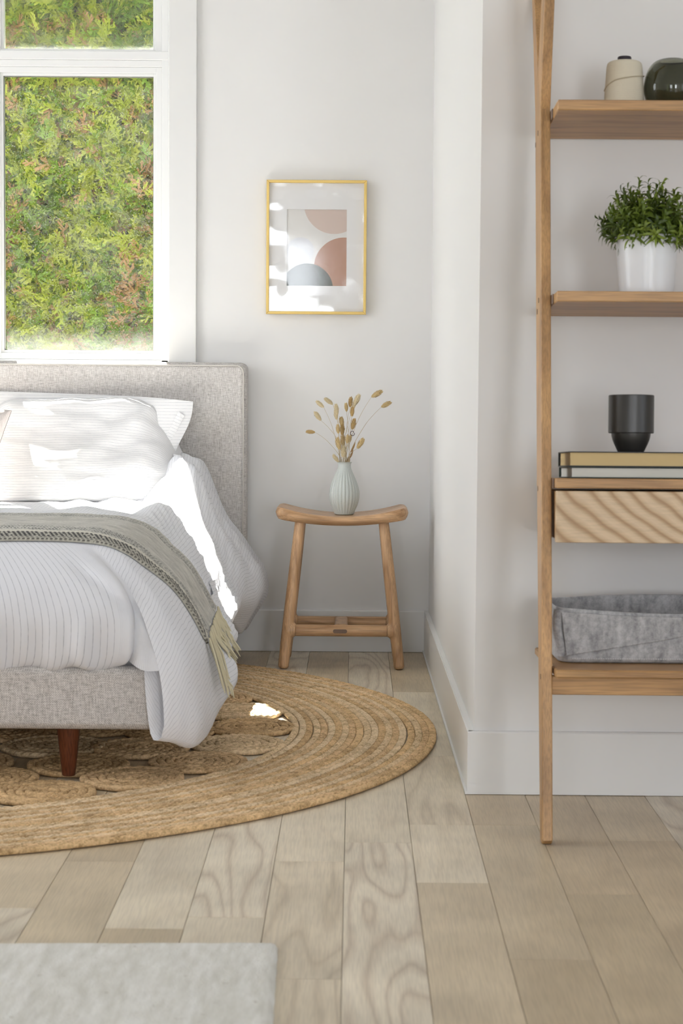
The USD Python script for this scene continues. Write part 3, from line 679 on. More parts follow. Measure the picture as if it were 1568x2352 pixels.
# ------------------------------------------------------------------ pillows
def section_pillow(xs, sec, endf, m, name, label, wob=.006, seed=40, uoff=0):
    x_end = xs[-1]
    """closed section (y, z) swept along x; endf(x) closes the ends towards the section's core"""
    sec = spline(np.vstack([sec, sec[:1]]), 110)[:-1]; core = np.array([sec[:, 0].mean(), sec[:, 1].min() * .6 + sec[:, 1].mean() * .4])
    arc = np.r_[0, np.cumsum(np.linalg.norm(np.diff(sec, axis=0), axis=1))]
    P = np.zeros((len(xs), len(sec), 3)); T_ = np.zeros((len(xs), len(sec), 2))
    for i, x in enumerate(xs):
        e = endf(x); P[i, :, 0] = x; 
        tw = 1.10 - .26 * float(ss(np.array(x), -1.12, -.70)); yc_ = 6.262
        P[i, :, 1] = yc_ + (sec[:, 0] - yc_) * np.where(sec[:, 0] < yc_, tw, 1) * (.45 + .55 * e); P[i, :, 2] = core[1] + (sec[:, 1] - core[1]) * e
        T_[i, :, 0] = arc + uoff; T_[i, :, 1] = x
    n = (meshkit.fbm(P.reshape(-1, 3) * [7, 16, 16], 3, seed) - .5).reshape(P.shape[:2])
    cr_ = np.sin(P[..., 0] * 30 - P[..., 2] * 55 + 4 * (meshkit.fbm(P.reshape(-1, 3) * 5, 2, seed + 1)).reshape(P.shape[:2]))
    amp = ss(P[..., 0], -1.0, -.62)
    P[..., 0] += .052 * ss(P[..., 0], -.82, x_end) * np.clip(1 - (P[..., 2] - .53) / .26, 0, 1)
    P[..., 2] += n * 2 * wob + cr_ * .004 * amp
    P[..., 1] -= n * 2 * wob + cr_ * .003 * amp
    return P, T_
front_sec = np.array([(6.285, .80), (6.280, .835), (6.262, .846), (6.238, .836), (6.210, .797), (6.172, .740), (6.128, .690), (6.078, .640), (6.036, .590), (6.010, .553), (6.002, .537), (6.012, .527), (6.08, .524), (6.20, .540), (6.262, .60), (6.278, .70)])
def pillow(name, label, sec, x0, x1, shoulder, low, m, wob, seed):
    xs = np.r_[np.linspace(x0, x0 + .12, 24)[:-1], np.linspace(x0 + .12, x1 - .16, 46), np.linspace(x1 - .16, x1, 40)[1:]]
    def e(x):
        d = min((x1 - x) / shoulder, (x - x0) / shoulder); return low + (1 - low) * float(np.clip(1 - (1 - min(d, 1)) ** 2.4, 0, 1))
    P, T_ = section_pillow(xs, sec, e, m, name, label, wob, seed)
    v, f, t = grid(P, T_, close=True)
    # end caps
    k = len(v); m_ = P.shape[1]; ca, cb = P[0].mean(0), P[-1].mean(0)
    v = np.vstack([v, ca, cb]); t = np.vstack([t, T_[0].mean(0), T_[-1].mean(0)])
    j = np.arange(m_); j2 = (j + 1) % m_
    f = np.vstack([f, np.c_[np.full(m_, k), j, j2], np.c_[np.full(m_, k + 1), (len(xs) - 1) * m_ + j2, (len(xs) - 1) * m_ + j]])
    fn = np.cross(v[f[:, 1]] - v[f[:, 0]], v[f[:, 2]] - v[f[:, 0]]); ctr = v[f].mean(1) - v.mean(0)
    if (fn * ctr).sum() < 0: f = f[:, ::-1]
    return v, f, t
v, f, t = pillow('pillow', '', front_sec, -1.24, -.560, .15, .16, M['case'], .007, 40)
pw = thing('pillow', 'white pinstriped pillow in front, its flat hem end beside the bed edge', 'pillow', (-.88, 6.12, .53))
cloth('pillowcase', v, f, t, M['case'], pw)
# the flat flange of the open end
hem = []
for k, s_ in enumerate(np.linspace(0, 1, 30)):
    y_ = 6.045 + .15 * s_; z_ = .535 + .13 * s_ + .010 * math.sin(s_ * 7)
    hem.append([(-.535 - .045 * s_, y_, z_), (-.520 - .045 * s_, y_ - .004, z_ - .004), (-.5145 - .045 * s_, y_ - .006, z_ - .010), (-.5145 - .045 * s_, y_ - .004, z_ - .014), (-.53 - .045 * s_, y_, z_ - .012)])
hem = np.array(hem); hv, hf, ht = grid(hem, hem[..., [1, 0]])
cloth('hem', hv, hf, ht, M['case'], pw)
back_sec = np.array([(6.325, .80), (6.322, .86), (6.312, .872), (6.295, .866), (6.275, .80), (6.262, .72), (6.262, .64), (6.28, .575), (6.31, .57), (6.325, .66)])
def back_pillow():
    n1, n2 = 60, 60
    # two faces of a flat standing pillow whose right end leans forward out of the shade
    U, Vv = np.meshgrid(np.linspace(0, 1, n1), np.linspace(0, 1, n2), indexing='ij')
    def face(s):
        xr = -.523 - .062 * (1 - Vv) - .01 * np.sin(Vv * 6)           # right edge slants
        x = -1.22 + (xr + 1.22) * U
        ztop = .868 - .018 * U - .012 * U ** 6; z = .60 + (ztop - .60) * Vv
        y = 6.305 - .085 * ss(U, .55, 1.0) * (1.0 - .35 * Vv) - .01 * U
        th = .030 * (1 - U ** 6) * (np.sin(np.pi * np.clip(Vv, 0, 1)) ** .6) + .0015
        y = y - s * th + .004 * np.sin(U * 40 + Vv * 9) * ss(U, .6, .9) * s * 0
        return np.stack([x, np.minimum(y, 6.331), z], -1)
    Pf, Pb = face(1.0), face(-.15)
    uvf = np.stack([Pf[..., 2], Pf[..., 0]], -1)
    a = grid(Pf, uvf); b = grid(Pb, uvf, flip=True)
    V_, F_t, T_ = merge_uv([a, b]); 
    return V_, F_t, T_
v, f, t = back_pillow()
fn = np.cross(v[f[:, 1]] - v[f[:, 0]], v[f[:, 2]] - v[f[:, 0]])
if fn[:1000, 1].mean() > 0: f = f[:, ::-1]
pb = thing('pillow', 'white pinstriped pillow behind, its open pillowcase end showing beside the headboard', 'pillow', (-.88, 6.3, .6))
cloth('pillowcase', v, f, t, M['case'], pb)
# the turned-in facing of the open end: a slanting folded band
e0, e1 = at(385, 1013, 6.222), at(417, 950, 6.230); 
d_ = (e1 - e0); wv = np.array([-.010, 0, .006])
fold_ = np.array([[e0 + d_ * s + wv * w + np.array([0, -.004 - .002 * math.sin(3.14 * (w + 1) / 2), 0]) for w in (-1, -.4, .4, 1)] for s in np.linspace(0, 1, 16)])
gv, gf, gt = grid(fold_, np.stack([fold_[..., 2] * .9 + fold_[..., 0] * .4, fold_[..., 0]], -1)); cloth('hem', gv, gf, gt, M['case'], pb)

# the cushion whose corner shows at the left edge of the photograph
M['knit'] = plain('oatmeal_knit', (.60, .545, .52), .95, bump=(260, .004))
def square_cushion(c, side, thick, rot, tilt):
    n = 56; g_ = np.linspace(-1, 1, n); U, Vv = np.meshgrid(g_, g_, indexing='ij')
    prof = np.clip((1 - np.abs(U) ** 2.6) * (1 - np.abs(Vv) ** 2.6), 0, 1) ** .45
    pinch = .93 + .07 * (np.abs(U * Vv)) ** 1.0
    out = []
    for s in (1, -1):
        X = U * side / 2 * (1 - .06 * (1 - Vv ** 2)) ; Z = Vv * side / 2 * (1 - .06 * (1 - U ** 2)); Y = -s * (thick / 2 * prof + .002) + .003 * np.sin(U * 45 + Vv * 12) * prof
        P = np.stack([X, Y, Z], -1); ca, sa = math.cos(rot), math.sin(rot)
        P = np.stack([P[..., 0] * ca - P[..., 2] * sa, P[..., 1], P[..., 0] * sa + P[..., 2] * ca], -1)
        ct, st_ = math.cos(tilt), math.sin(tilt)
        P = np.stack([P[..., 0], P[..., 1] * ct + P[..., 2] * st_, -P[..., 1] * st_ + P[..., 2] * ct], -1)
        out.append(grid(P + c, flip=(s < 0)))
    return cat(out[0], out[1])
ck = thing('cushion', 'oatmeal knitted cushion, only its corner showing at the left edge on the bed', 'cushion', (-1.284, 5.85, .50))
cv, cf2 = square_cushion(np.array([-1.270, 5.90, .672]), .37, .11, math.radians(-10), math.radians(24))
obj('cover', (cv, cf2), M['knit'], ck, smooth=60)

# ------------------------------------------------------------------ throw blanket over the foot of the bed
def lerp_curve(pts, n):
    p = np.asarray(pts, float); s = np.r_[0, np.cumsum(np.linalg.norm(np.diff(p, axis=0), axis=1))]
    u = np.linspace(0, s[-1], n); from scipy.interpolate import PchipInterpolator
    return PchipInterpolator(s, p)(u)
NL, NW = 560, 170
near = lerp_curve([(-1.201, 4.405), (-.90, 4.402), (-.62, 4.398), (-.50, 4.378), (-.42, 4.368), (-.372, 4.372), (-.338, 4.382)], NL)
farc = lerp_curve([(-1.201, 4.93), (-.90, 4.925), (-.62, 4.92), (-.50, 4.915), (-.43, 4.91), (-.39, 4.905), (-.352, 4.90)], NL)
w_ = np.linspace(0, 1, NW)
plan = near[:, None] * (1 - w_)[None, :, None] + farc[:, None] * w_[None, :, None]
plan[..., 1] += .008 * np.sin(plan[..., 0] * 7)[...] * (w_ > -1)
zz = duvet_z(plan[..., 0], plan[..., 1])
zz = np.where(np.isnan(zz), np.nanmin(zz), zz)
from scipy.ndimage import gaussian_filter
zz = gaussian_filter(zz, (4, 4), mode='nearest')
Pb = np.dstack([plan, zz])
du = np.gradient(Pb, axis=0); dv = np.gradient(Pb, axis=1); nn = np.cross(du, dv); nn /= np.linalg.norm(nn, axis=-1, keepdims=True); nn *= np.sign(nn[..., 2:3])
arcu = np.cumsum(np.linalg.norm(np.gradient(Pb, axis=0), axis=-1), axis=0).mean(1); arcv = np.r_[0, np.cumsum(np.linalg.norm(np.diff(Pb[100], axis=0), axis=1))]
UU, VV = np.meshgrid(arcu, arcv, indexing='ij')
# woven pattern, in cloth metres: herringbone border, cream line, stitched rows, heathered field, stitched rows
ran = lambda a, b, s_: meshkit.noise(np.stack([a, b, np.zeros_like(a)], -1), s_)
heather = meshkit.fbm(np.stack([UU * 260, VV * 420, 0 * UU], -1), 2, 3)
cloud = meshkit.fbm(np.stack([UU * 35, VV * 60, 0 * UU], -1), 3, 4)
base = np.array([.53, .515, .465]); dark = np.array([.040, .038, .038]); cream = np.array([.62, .595, .51])
col = base * (0.80 + .35 * (heather[..., None] - .3) + .55 * (cloud[..., None] - .5))
rows = np.floor(VV / .0062); fy = VV / .0062 - rows
dash = ((UU / .0105 + rows * .30) % 1.0)
her = (VV < .046)
hm = her & (dash < .56) & (fy > .10) & (fy < .92) & (ran(UU * 90, rows, 6) > .12)
col[her] = (cream * .80) * (0.85 + .3 * (heather[her][:, None] - .5)); col[hm] = dark
line = (VV >= .046) & (VV < .058); col[line] = cream * (0.95 + .2 * (heather[line][:, None] - .5))
def stitched(lo, hi, off, thr):
    r = np.floor((VV - lo) / .0078); g = (VV - lo) / .0078 - r; d = ((UU / .0080 + r * .43 + off) % 1.0)
    return (VV >= lo) & (VV < hi) & (d < .52) & (g > .2) & (g < .68) & (ran(UU * 120, r * 3.1, 8) > thr)
for lo, hi, t_ in ((.062, .112, .28), (.425, .50, .30)):
    s_ = stitched(lo, hi, .2, t_); col[s_] = col[s_] * .16
edge_ = VV > arcv[-1] - .012; col[edge_] = cream * .7
relief = .0075 + .0012 * (heather - .5) + np.where(hm, .0012, 0) + .0015 * (cloud - .5)
e_ = np.minimum(1, np.minimum(VV, arcv[-1] - VV) / .006); relief = relief * (.35 + .65 * np.sqrt(np.clip(e_, 0, 1)))
Pt = Pb + nn * relief[..., None]; Pu = Pb + nn * .0012
def blank_mesh(flipx=False):
    t_, fb = grid(Pt), grid(Pu[::6, ::6], flip=True)
    # border wall between the faces
    idx = np.r_[np.arange(NL) * NW, (NL - 1) * NW + np.arange(1, NW), (np.arange(NL - 2, -1, -1)) * NW + NW - 1]
    top_ = Pt.reshape(-1, 3)[idx]; bot_ = Pu.reshape(-1, 3)[idx]; k = len(idx)
    Vw = np.vstack([top_, bot_]); i = np.arange(k - 1); Fw = np.vstack([np.c_[i, i + k, i + 1], np.c_[i + 1, i + k, i + k + 1]])
    V, Fc = cat(t_, fb, (Vw, Fw)); c = np.vstack([col.reshape(-1, 3), col[::6, ::6].reshape(-1, 3), col.reshape(-1, 3)[idx], col.reshape(-1, 3)[idx]])
    if flipx: V = V.copy(); V[:, 0] = 2 * BXC - V[:, 0]; Fc = Fc[:, ::-1]
    return V, Fc, c
Va, Fa, ca_ = blank_mesh(); Vb, Fb, cb_ = blank_mesh(True)
Vx, Fx = np.vstack([Va, Vb]), np.vstack([Fa, Fb + len(Va)])
fn0 = np.cross(Va[Fa[:200, 1]] - Va[Fa[:200, 0]], Va[Fa[:200, 2]] - Va[Fa[:200, 0]])
if fn0[:, 2].mean() < 0: Fx = Fx[:, ::-1]
M['throw'] = mat('woven_throw', {'a': ('attribute', {'attribute': 'tone'}), 'g': ('geometry', {}), 'n': ('noise_texture', {'scale': 900.0, 'detail': 2.0}), 'b': ('bump', {'strength': .4, 'distance': .001}),
    'p': ('principled_bsdf', {'roughness': .95, 'sheen_weight': .15, 'specular_ior_level': .1})}, [('a.color', 'p.base_color'), ('g.position', 'n.vector'), ('n.fac', 'b.height'), ('b.normal', 'p.normal')])
throw = thing('throw_blanket', 'grey beige woven throw with black herringbone border and fringe across the bed foot', 'blanket', (-1.2, 4.66, .55))
o = obj('woven_panel', (Vx, Fx), M['throw'], throw, smooth=True); color_attr(o, np.clip(np.vstack([ca_, cb_]), 0, 1))
M['fringe'] = plain('cream_fringe_yarn', (.66, .60, .42), .95, bump=(700, .001))
def strand(i):
    bunch, w = divmod(i, 5); t = min(.995, (bunch + .5 + .12 * (w - 2)) / 11); j = int(t * (NW - 1)); p0 = Pt[-1, j].copy()
    L = (.13 + .05 * rng.random()) * (.8 + .4 * math.sin(bunch * 1.9) ** 2); n = 16; drift = (-.02 + .03 * math.sin(bunch * 2.7)) + .006 * (w - 2)
    st = L / (n - 1); zl = float(p0[2]); pts = []
    for k in range(n):
        u = k / (n - 1); x = p0[0] + .36 * L * u - .06 * L * u * u; y = p0[1] + drift * u + .003 * math.sin(7 * u + i * 1.3) * u
        z = duvet_z(x, y); z = zl - st * .93 if np.isnan(z) else float(z) + .006 + .002 * (w % 2)
        z = max(min(z, zl - st * .30), zl - st * .95) if k else zl
        pts.append([x + .004, y, z]); zl = z
    return tube(spline(pts, 18), np.r_[.0022, np.full(15, .0026), .0020, .0010], 6)
for i in range(55):
    v, f = strand(i); obj('fringe', (v, f), M['fringe'], throw, smooth=True)

# ================================================================== rugs
JT = [plain(f'jute_{k:03d}', c, .9, bump=(420, .0025), sheen_weight=.1) for k, c in enumerate([(.44, .285, .14), (.50, .345, .185), (.395, .25, .12), (.54, .39, .225), (.47, .30, .15)])]
JM = []
for k, (a, b) in enumerate([((.76, .53, .30), (.33, .205, .09)), ((.82, .62, .39), (.40, .27, .13)), ((.69, .47, .25), (.30, .185, .08)), ((.84, .66, .44), (.45, .31, .155)), ((.78, .54, .29), (.34, .21, .09))]):
    JM.append(mat(f'jute_plait_{k:03d}', {'g': ('geometry', {}), 'oi': ('object_info', {}), 'n': ('noise_texture', {'scale': 210.0, 'detail': 2.0}), 'n2': ('noise_texture', {'scale': 38.0, 'detail': 3.0}), 'n4': ('noise_texture', {'scale': 7.0, 'detail': 2.0}),
        's': ('math', {'math_type': 'add'}), 'r': ('map_range', {'from_min': .62, 'from_max': 1.15, 'clamp': True}), 'mx': ('mix', {'mix_type': 'mix', 'color1': b, 'color2': a}),
        'r4': ('map_range', {'from_min': .3, 'from_max': .7, 'to_min': .88, 'to_max': 1.08}), 'm4': ('mix', {'mix_type': 'multiply', 'fac': 1.0}),
        'n3': ('noise_texture', {'scale': 700.0, 'detail': 2.0}), 'b': ('bump', {'strength': .5, 'distance': .0015}), 'p': ('principled_bsdf', {'roughness': .8, 'specular_ior_level': .25})},
        [('g.position', 'n.vector'), ('g.position', 'n2.vector'), ('n.fac', 's.value1'), ('n2.fac', 's.value2'), ('s.value', 'r.value'), ('r.result', 'mx.fac'), ('mx.color', 'm4.color1'), ('g.position', 'n4.vector'), ('n4.fac', 'r4.value'), ('r4.result', 'm4.color2'), ('m4.color', 'p.base_color'), ('g.position', 'n3.vector'), ('n3.fac', 'b.height'), ('b.normal', 'p.normal')]))
RC = np.array([-1.215, 4.931]); RR = 1.431
def braid_ring(c, r, w, z0=.0006, h=.0105, stitch=.0225, amp=.0060, seed=0, res=.0042, sect=11):
    """a closed ring of flat three-strand plait: two rows of slanting lobes"""
    n = max(24, int(2 * math.pi * r / res)); th = np.linspace(0, 2 * np.pi, n, endpoint=False)
    m = max(3, round(2 * math.pi * r / stitch)); a = np.linspace(0, 2 * np.pi, sect, endpoint=False)
    ca, sa = np.cos(a), np.sin(a)
    TH, A = np.meshgrid(th, a, indexing='ij'); C_, S_ = np.cos(A), np.sin(A)
    prof_h = h / 2 * np.sign(S_) * np.abs(S_) ** .8
    x = C_ * w / 2
    ph = m * TH / (2 * np.pi)
    lobe = np.abs(np.sin(np.pi * (ph + .45 * np.abs(x) / (w / 2) + .5 * (x > 0)))) ** .5
    nz = meshkit.noise(np.stack([np.cos(TH) * r * 60, np.sin(TH) * r * 60, A], -1), seed)
    zz_ = prof_h + (S_ > -.2) * amp * (lobe - .6) + (S_ > 0) * .0016 * (nz - .5)
    rad = r + x * (1 + .10 * (lobe - .5) + .16 * (nz - .5)) + .0012 * np.sin(TH * 9 + seed)
    P = np.stack([c[0] + rad * np.cos(TH), c[1] + rad * np.sin(TH), z0 + h / 2 + zz_], -1)
    P[..., 2] = np.maximum(P[..., 2], z0)
    i, j = np.meshgrid(np.arange(n), np.arange(sect), indexing='ij'); i2, j2 = (i + 1) % n, (j + 1) % sect
    A_, B_, C2, D_ = i * sect + j, i2 * sect + j, i2 * sect + j2, i * sect + j2
    f = np.vstack([np.c_[A_.ravel(), B_.ravel(), C2.ravel()], np.c_[A_.ravel(), C2.ravel(), D_.ravel()]])
    return P.reshape(-1, 3), f
rug = thing('round_rug', 'round braided jute rug with an openwork flower of coils under the bed', 'rug', (RC[0], RC[1], 0))
BW = .0188; nb = 20
for k in range(nb):
    r = RR - BW / 2 - k * BW * .985
    v, f = braid_ring(RC + rng.normal(0, .0008, 2), r, BW * .99, seed=k)
    obj('braid', (v, f), JM[[4, 0, 1, 4, 3, 0, 1, 2, 3, 1][k % 10]], rug, smooth=True)
R_in = RR - nb * BW * .985
def coil(c, R, seed, mk):
    ms = []; n = max(1, int(round(R / .0195))); w = R / (n + .0)
    for k in range(n):
        r = R - w * (k + .5)
        if r > .006: ms.append(braid_ring(c, r, w * 1.02, z0=.0006, h=.0105 + .0012 * ((seed + k) % 3), stitch=.021, seed=seed * 7 + k, res=.0052, sect=9))
    v, f = cat(ms); obj('coil', (v, f), JM[mk], rug, smooth=True)
rho, num, ph0 = R_in + .006 - .1135, 25, math.radians(2.4)
rings = [(rho, 25, .1175, 2.4), (rho - .205, 19, .119, -20.5), (rho - .41, 12, .128, 3.0), (rho - .63, 6, .132, -10), (0.0, 1, .13, 0)]
sd = 0
for ro, n_, cr_, a0 in rings:
    cr_ = min(cr_, ro * math.sin(math.pi / n_) * 1.06 if n_ > 1 else cr_)
    for k in range(n_):
        a = math.radians(a0 + 360 / n_ * k); sd += 1
        coil(RC + ro * np.array([math.cos(a), math.sin(a)]), cr_, sd, int(rng.choice([0, 1, 2, 4])))

M['pile'] = mat('offwhite_wool_loop', {'g': ('geometry', {}), 'n': ('noise_texture', {'scale': 320.0, 'detail': 2.0}), 'mp': ('mapping', {'scale': (70, 14, 40)}), 'n2': ('noise_texture', {'scale': 1.0, 'detail': 3.0}), 'n3': ('noise_texture', {'scale': 55.0, 'detail': 2.0}),
    'sp': ('map_range', {'from_min': .68, 'from_max': .78, 'to_min': 0.0, 'to_max': .55, 'clamp': True}), 'r': ('map_range', {'from_min': .3, 'from_max': .7, 'clamp': True}),
    'mx': ('mix', {'mix_type': 'mix', 'color1': (.62, .605, .54), 'color2': (.80, .79, .745)}), 'm2': ('mix', {'mix_type': 'mix', 'color2': (.38, .33, .26)}), 'b': ('bump', {'strength': .7, 'distance': .003}), 'p': ('principled_bsdf', {'roughness': .95, 'sheen_weight': .2, 'specular_ior_level': .1})},
    [('g.position', 'n.vector'), ('g.position', 'mp.vector'), ('mp.vector', 'n2.vector'), ('n2.fac', 'r.value'), ('r.result', 'mx.fac'), ('g.position', 'n3.vector'), ('n3.fac', 'sp.value'), ('sp.result', 'm2.fac'), ('mx.color', 'm2.color1'), ('m2.color', 'p.base_color'), ('n.fac', 'b.height'), ('b.normal', 'p.normal')])
def mat_rug():
    a = math.radians(2.0); L, D = 1.5, 2.3; n = 120
    xs = -np.r_[0, .004, .010, np.linspace(.02, L, n)]; ys = -np.r_[0, .004, .010, np.linspace(.02, D, n)]
    X, Y = np.meshgrid(xs, ys, indexing='ij'); e = np.minimum(np.minimum(-X, -Y), np.minimum(L + X, D + Y)); z = .0125 * np.clip(e / .008, 0, 1) ** .5
    z = z + (e > .006) * (meshkit.fbm(np.stack([X * 30, Y * 30, 0 * X], -1), 2, 5) - .5) * .002 + .0005
    wob = .0005 * np.sin(Y * 90) * (e < .03) * (X > -.05) + .0005 * np.sin(X * 80) * (e < .03) * (Y > -.05)
    P = np.stack([(X + wob) * math.cos(a) - Y * math.sin(a) * .6, (Y + wob) * math.cos(a) + X * math.sin(a), z], -1) + np.array([-.115, 3.028, 0])
    return grid(P, flip=True)
v, f = mat_rug()
if np.cross(v[f[:300, 1]] - v[f[:300, 0]], v[f[:300, 2]] - v[f[:300, 0]])[:, 2].mean() < 0: f = f[:, ::-1]
wool = obj('wool_rug', (v, f), M['pile'], None, smooth=60); tag(wool, 'off-white flecked wool rug, one corner of it at the bottom left of the floor', 'rug')

# ================================================================== stool, vase and dried grass
stool = thing('stool', 'oak saddle-seat stool with splayed round legs beside the bed', 'stool', (-.036, 6.18, 0))
def seat_mesh():
    nx, ny_ = 81, 31; hw, hd = .2075, .125; xs = np.linspace(-1, 1, nx); ysn = np.linspace(-1, 1, ny_)
    X, Y = np.meshgrid(xs, ysn, indexing='ij')
    # superellipse plan
    sq = lambda u, v: (u * np.sqrt(np.clip(1 - .5 * v ** 6 * .35, 0, 1)), v * np.sqrt(np.clip(1 - .5 * u ** 8 * .30, 0, 1)))
    u, v = sq(X, Y); px_, py_ = u * hw, v * hd
    dip = .030 * (np.abs(X) ** 2.0)
    t_edge = np.minimum(1 - np.abs(X), 1.0) * hw; s_edge = (1 - np.abs(Y)) * hd; e = np.minimum(t_edge, s_edge)
    rnd = .010 * (1 - np.sqrt(np.clip(1 - (1 - np.clip(e / .010, 0, 1)) ** 2, 0, 1)))
    zt = .4815 + dip - rnd * .8; zb = .4535 + dip * .62 + rnd * .9
    top_ = np.stack([px_ - .037, py_ + 6.18, zt], -1); bot_ = np.stack([px_ - .037, py_ + 6.18, np.minimum(zb, zt)], -1)
    m = cat(grid(top_), grid(bot_, flip=True)); 
    per = np.r_[np.arange(nx) * ny_, (nx - 1) * ny_ + np.arange(1, ny_), np.arange(nx - 2, -1, -1) * ny_ + ny_ - 1, np.arange(ny_ - 2, -1, -1)]
    tp, bt = top_.reshape(-1, 3)[per], bot_.reshape(-1, 3)[per]; mid = (tp + bt) / 2 ; c = np.array([-.037, 6.18]); mid[:, :2] += (mid[:, :2] - c) / np.linalg.norm((mid[:, :2] - c), axis=1, keepdims=True) * .0035
    k = len(per); i = np.arange(k - 1); V = np.vstack([tp, mid, bt]); Fc = np.vstack([np.c_[i, i + 1, i + k], np.c_[i + 1, i + k + 1, i + k], np.c_[i + k, i + k + 1, i + 2 * k], np.c_[i + k + 1, i + 2 * k + 1, i + 2 * k]])
    V, Fc = cat(m, (V, Fc)); t = trimesh.Trimesh(V, Fc, process=True); t.merge_vertices(digits_vertex=6); t.fix_normals(); return t
obj('seat', seat_mesh(), M['stool_x'], stool, smooth=50)
def leg_path(sx, sy):
    return np.array([-.037 + sx * .131, 6.18 + sy * .085, .475]), np.array([-.0355 + sx * .1835, 6.18 + sy * .122, .0008])
Zs = .1215
for sx_, sy_ in ((-1, -1), (1, -1), (-1, 1), (1, 1)):
    a_, b_ = leg_path(sx_, sy_); ax_ = (b_ - a_); Ln = float(np.linalg.norm(ax_)); ax_ = ax_ / Ln; t = (a_[2] - Zs) / (a_[2] - b_[2]); c = a_ + (b_ - a_) * t
    A0, A1, A2 = map(float, a_); U0, U1, U2 = map(float, ax_); C0, C1, C2 = map(float, c)
    def sdf(x, y, z):
        px_, py_, pz_ = x - A0, y - A1, z - A2; h = px_ * U0 + py_ * U1 + pz_ * U2; s = h / Ln
        rr = math.sqrt(max(0.0, px_ * px_ + py_ * py_ + pz_ * pz_ - h * h)); R = .0158 + .0022 * math.sin(min(1.0, max(0.0, s)) * 2.6)
        e = .0105; q0, q1 = rr - (R - e), h - (Ln - e); d1 = min(max(q0, q1), 0.0) + math.hypot(max(q0, 0), max(q1, 0)) - e; d1 = max(d1, -h - .0)
        u = -(x - C0) * sx_; r2 = math.hypot(y - C1, z - C2); d2 = max(r2 - .0184, u - .0262, -u)
        k = .014; hh = max(k - abs(d1 - d2), 0.0) / k; d = min(d1, d2) - hh * hh * k * .25
        return -d
    lo = np.minimum(a_, b_) - .024; hi = np.maximum(a_, b_) + .024
    if sx_ < 0: hi[0] += .012
    else: lo[0] -= .012
    body = m3.Manifold.level_set(sdf, [*lo, *hi], .0046).to_mesh()
    tm = trimesh.Trimesh(body.vert_properties[:, :3], body.tri_verts); tm = trimesh.smoothing.filter_taubin(tm, iterations=4)
    obj('leg', tm, M['stool'], stool, smooth=60)
def xtube(x0, x1, y, z, r, sq=1.0): return tube([(x0, y, z), (x1, y, z)], r, 28)
def cx_at(sx_, sy_):
    a_, b_ = leg_path(sx_, sy_); t = (a_[2] - Zs) / (a_[2] - b_[2]); return a_ + (b_ - a_) * t
for sy_ in (-1, 1):
    l, r = cx_at(-1, sy_), cx_at(1, sy_)
    obj('stretcher', xtube(l[0] + .0266, r[0] - .0266, l[1], Zs, .0186), M['stool_x'], stool, smooth=40)
yf, yr = cx_at(-1, -1)[1], cx_at(-1, 1)[1]
obj('cross_rail', rbox(-.058, -.016, yf + .01, yr - .01, Zs - .010, Zs + .0195, .008, 16), M['stool'], stool, smooth=40)
pl = [(-.0575 + .0255 * 0, 0)]
slot = sg.LineString([(-.056, Zs), (-.024, Zs)]).buffer(.0063, quad_segs=8)
obj('tenon', prism(slot, 'y', yf - .0191, yf - .01), M['wedge'], stool, label='dark rounded tenon end set in the front stretcher')

M['celadon'] = mat('sage_glaze', {'g': ('geometry', {}), 'n': ('noise_texture', {'scale': 700.0, 'detail': 1.0}), 'r': ('map_range', {'from_min': .3, 'from_max': .7, 'to_min': .93, 'to_max': 1.04}), 'mx': ('mix', {'mix_type': 'multiply', 'fac': 1.0, 'color1': (.53, .565, .535)}),
    'p': ('principled_bsdf', {'roughness': .32, 'specular_ior_level': .5})}, [('g.position', 'n.vector'), ('n.fac', 'r.value'), ('r.result', 'mx.color2'), ('mx.color', 'p.base_color')])
VC = np.array([-.0305, 6.17, .4822])
prof = spline([(.0285, .0002), (.0305, .002), (.036, .016), (.0435, .034), (.0478, .054), (.0483, .067), (.046, .084), (.040, .104), (.031, .125), (.0235, .142), (.0205, .152), (.0203, .158), (.0225, .1655), (.0243, .1675), (.0238, .1685), (.0205, .1675), (.0175, .160), (.0170, .150), (.028, .11), (.040, .07), (.03, .01)], 110)
def vr(th, z): 
    a = .055 * (1 - ss(np.array(z), .120, .148)) * ss(np.array(z), -.002, .012)
    return 1 - a * (1 - np.abs(np.cos(th * 12)) ** .9)
v, f = lathe(np.vstack([[0, .0003], prof, [0, .008]]), VC, 240, vr)
vase = obj('vase', (v, f), M['celadon'], None, smooth=50); tag(vase, 'small pale sage ribbed ceramic vase on the oak stool', 'vase')

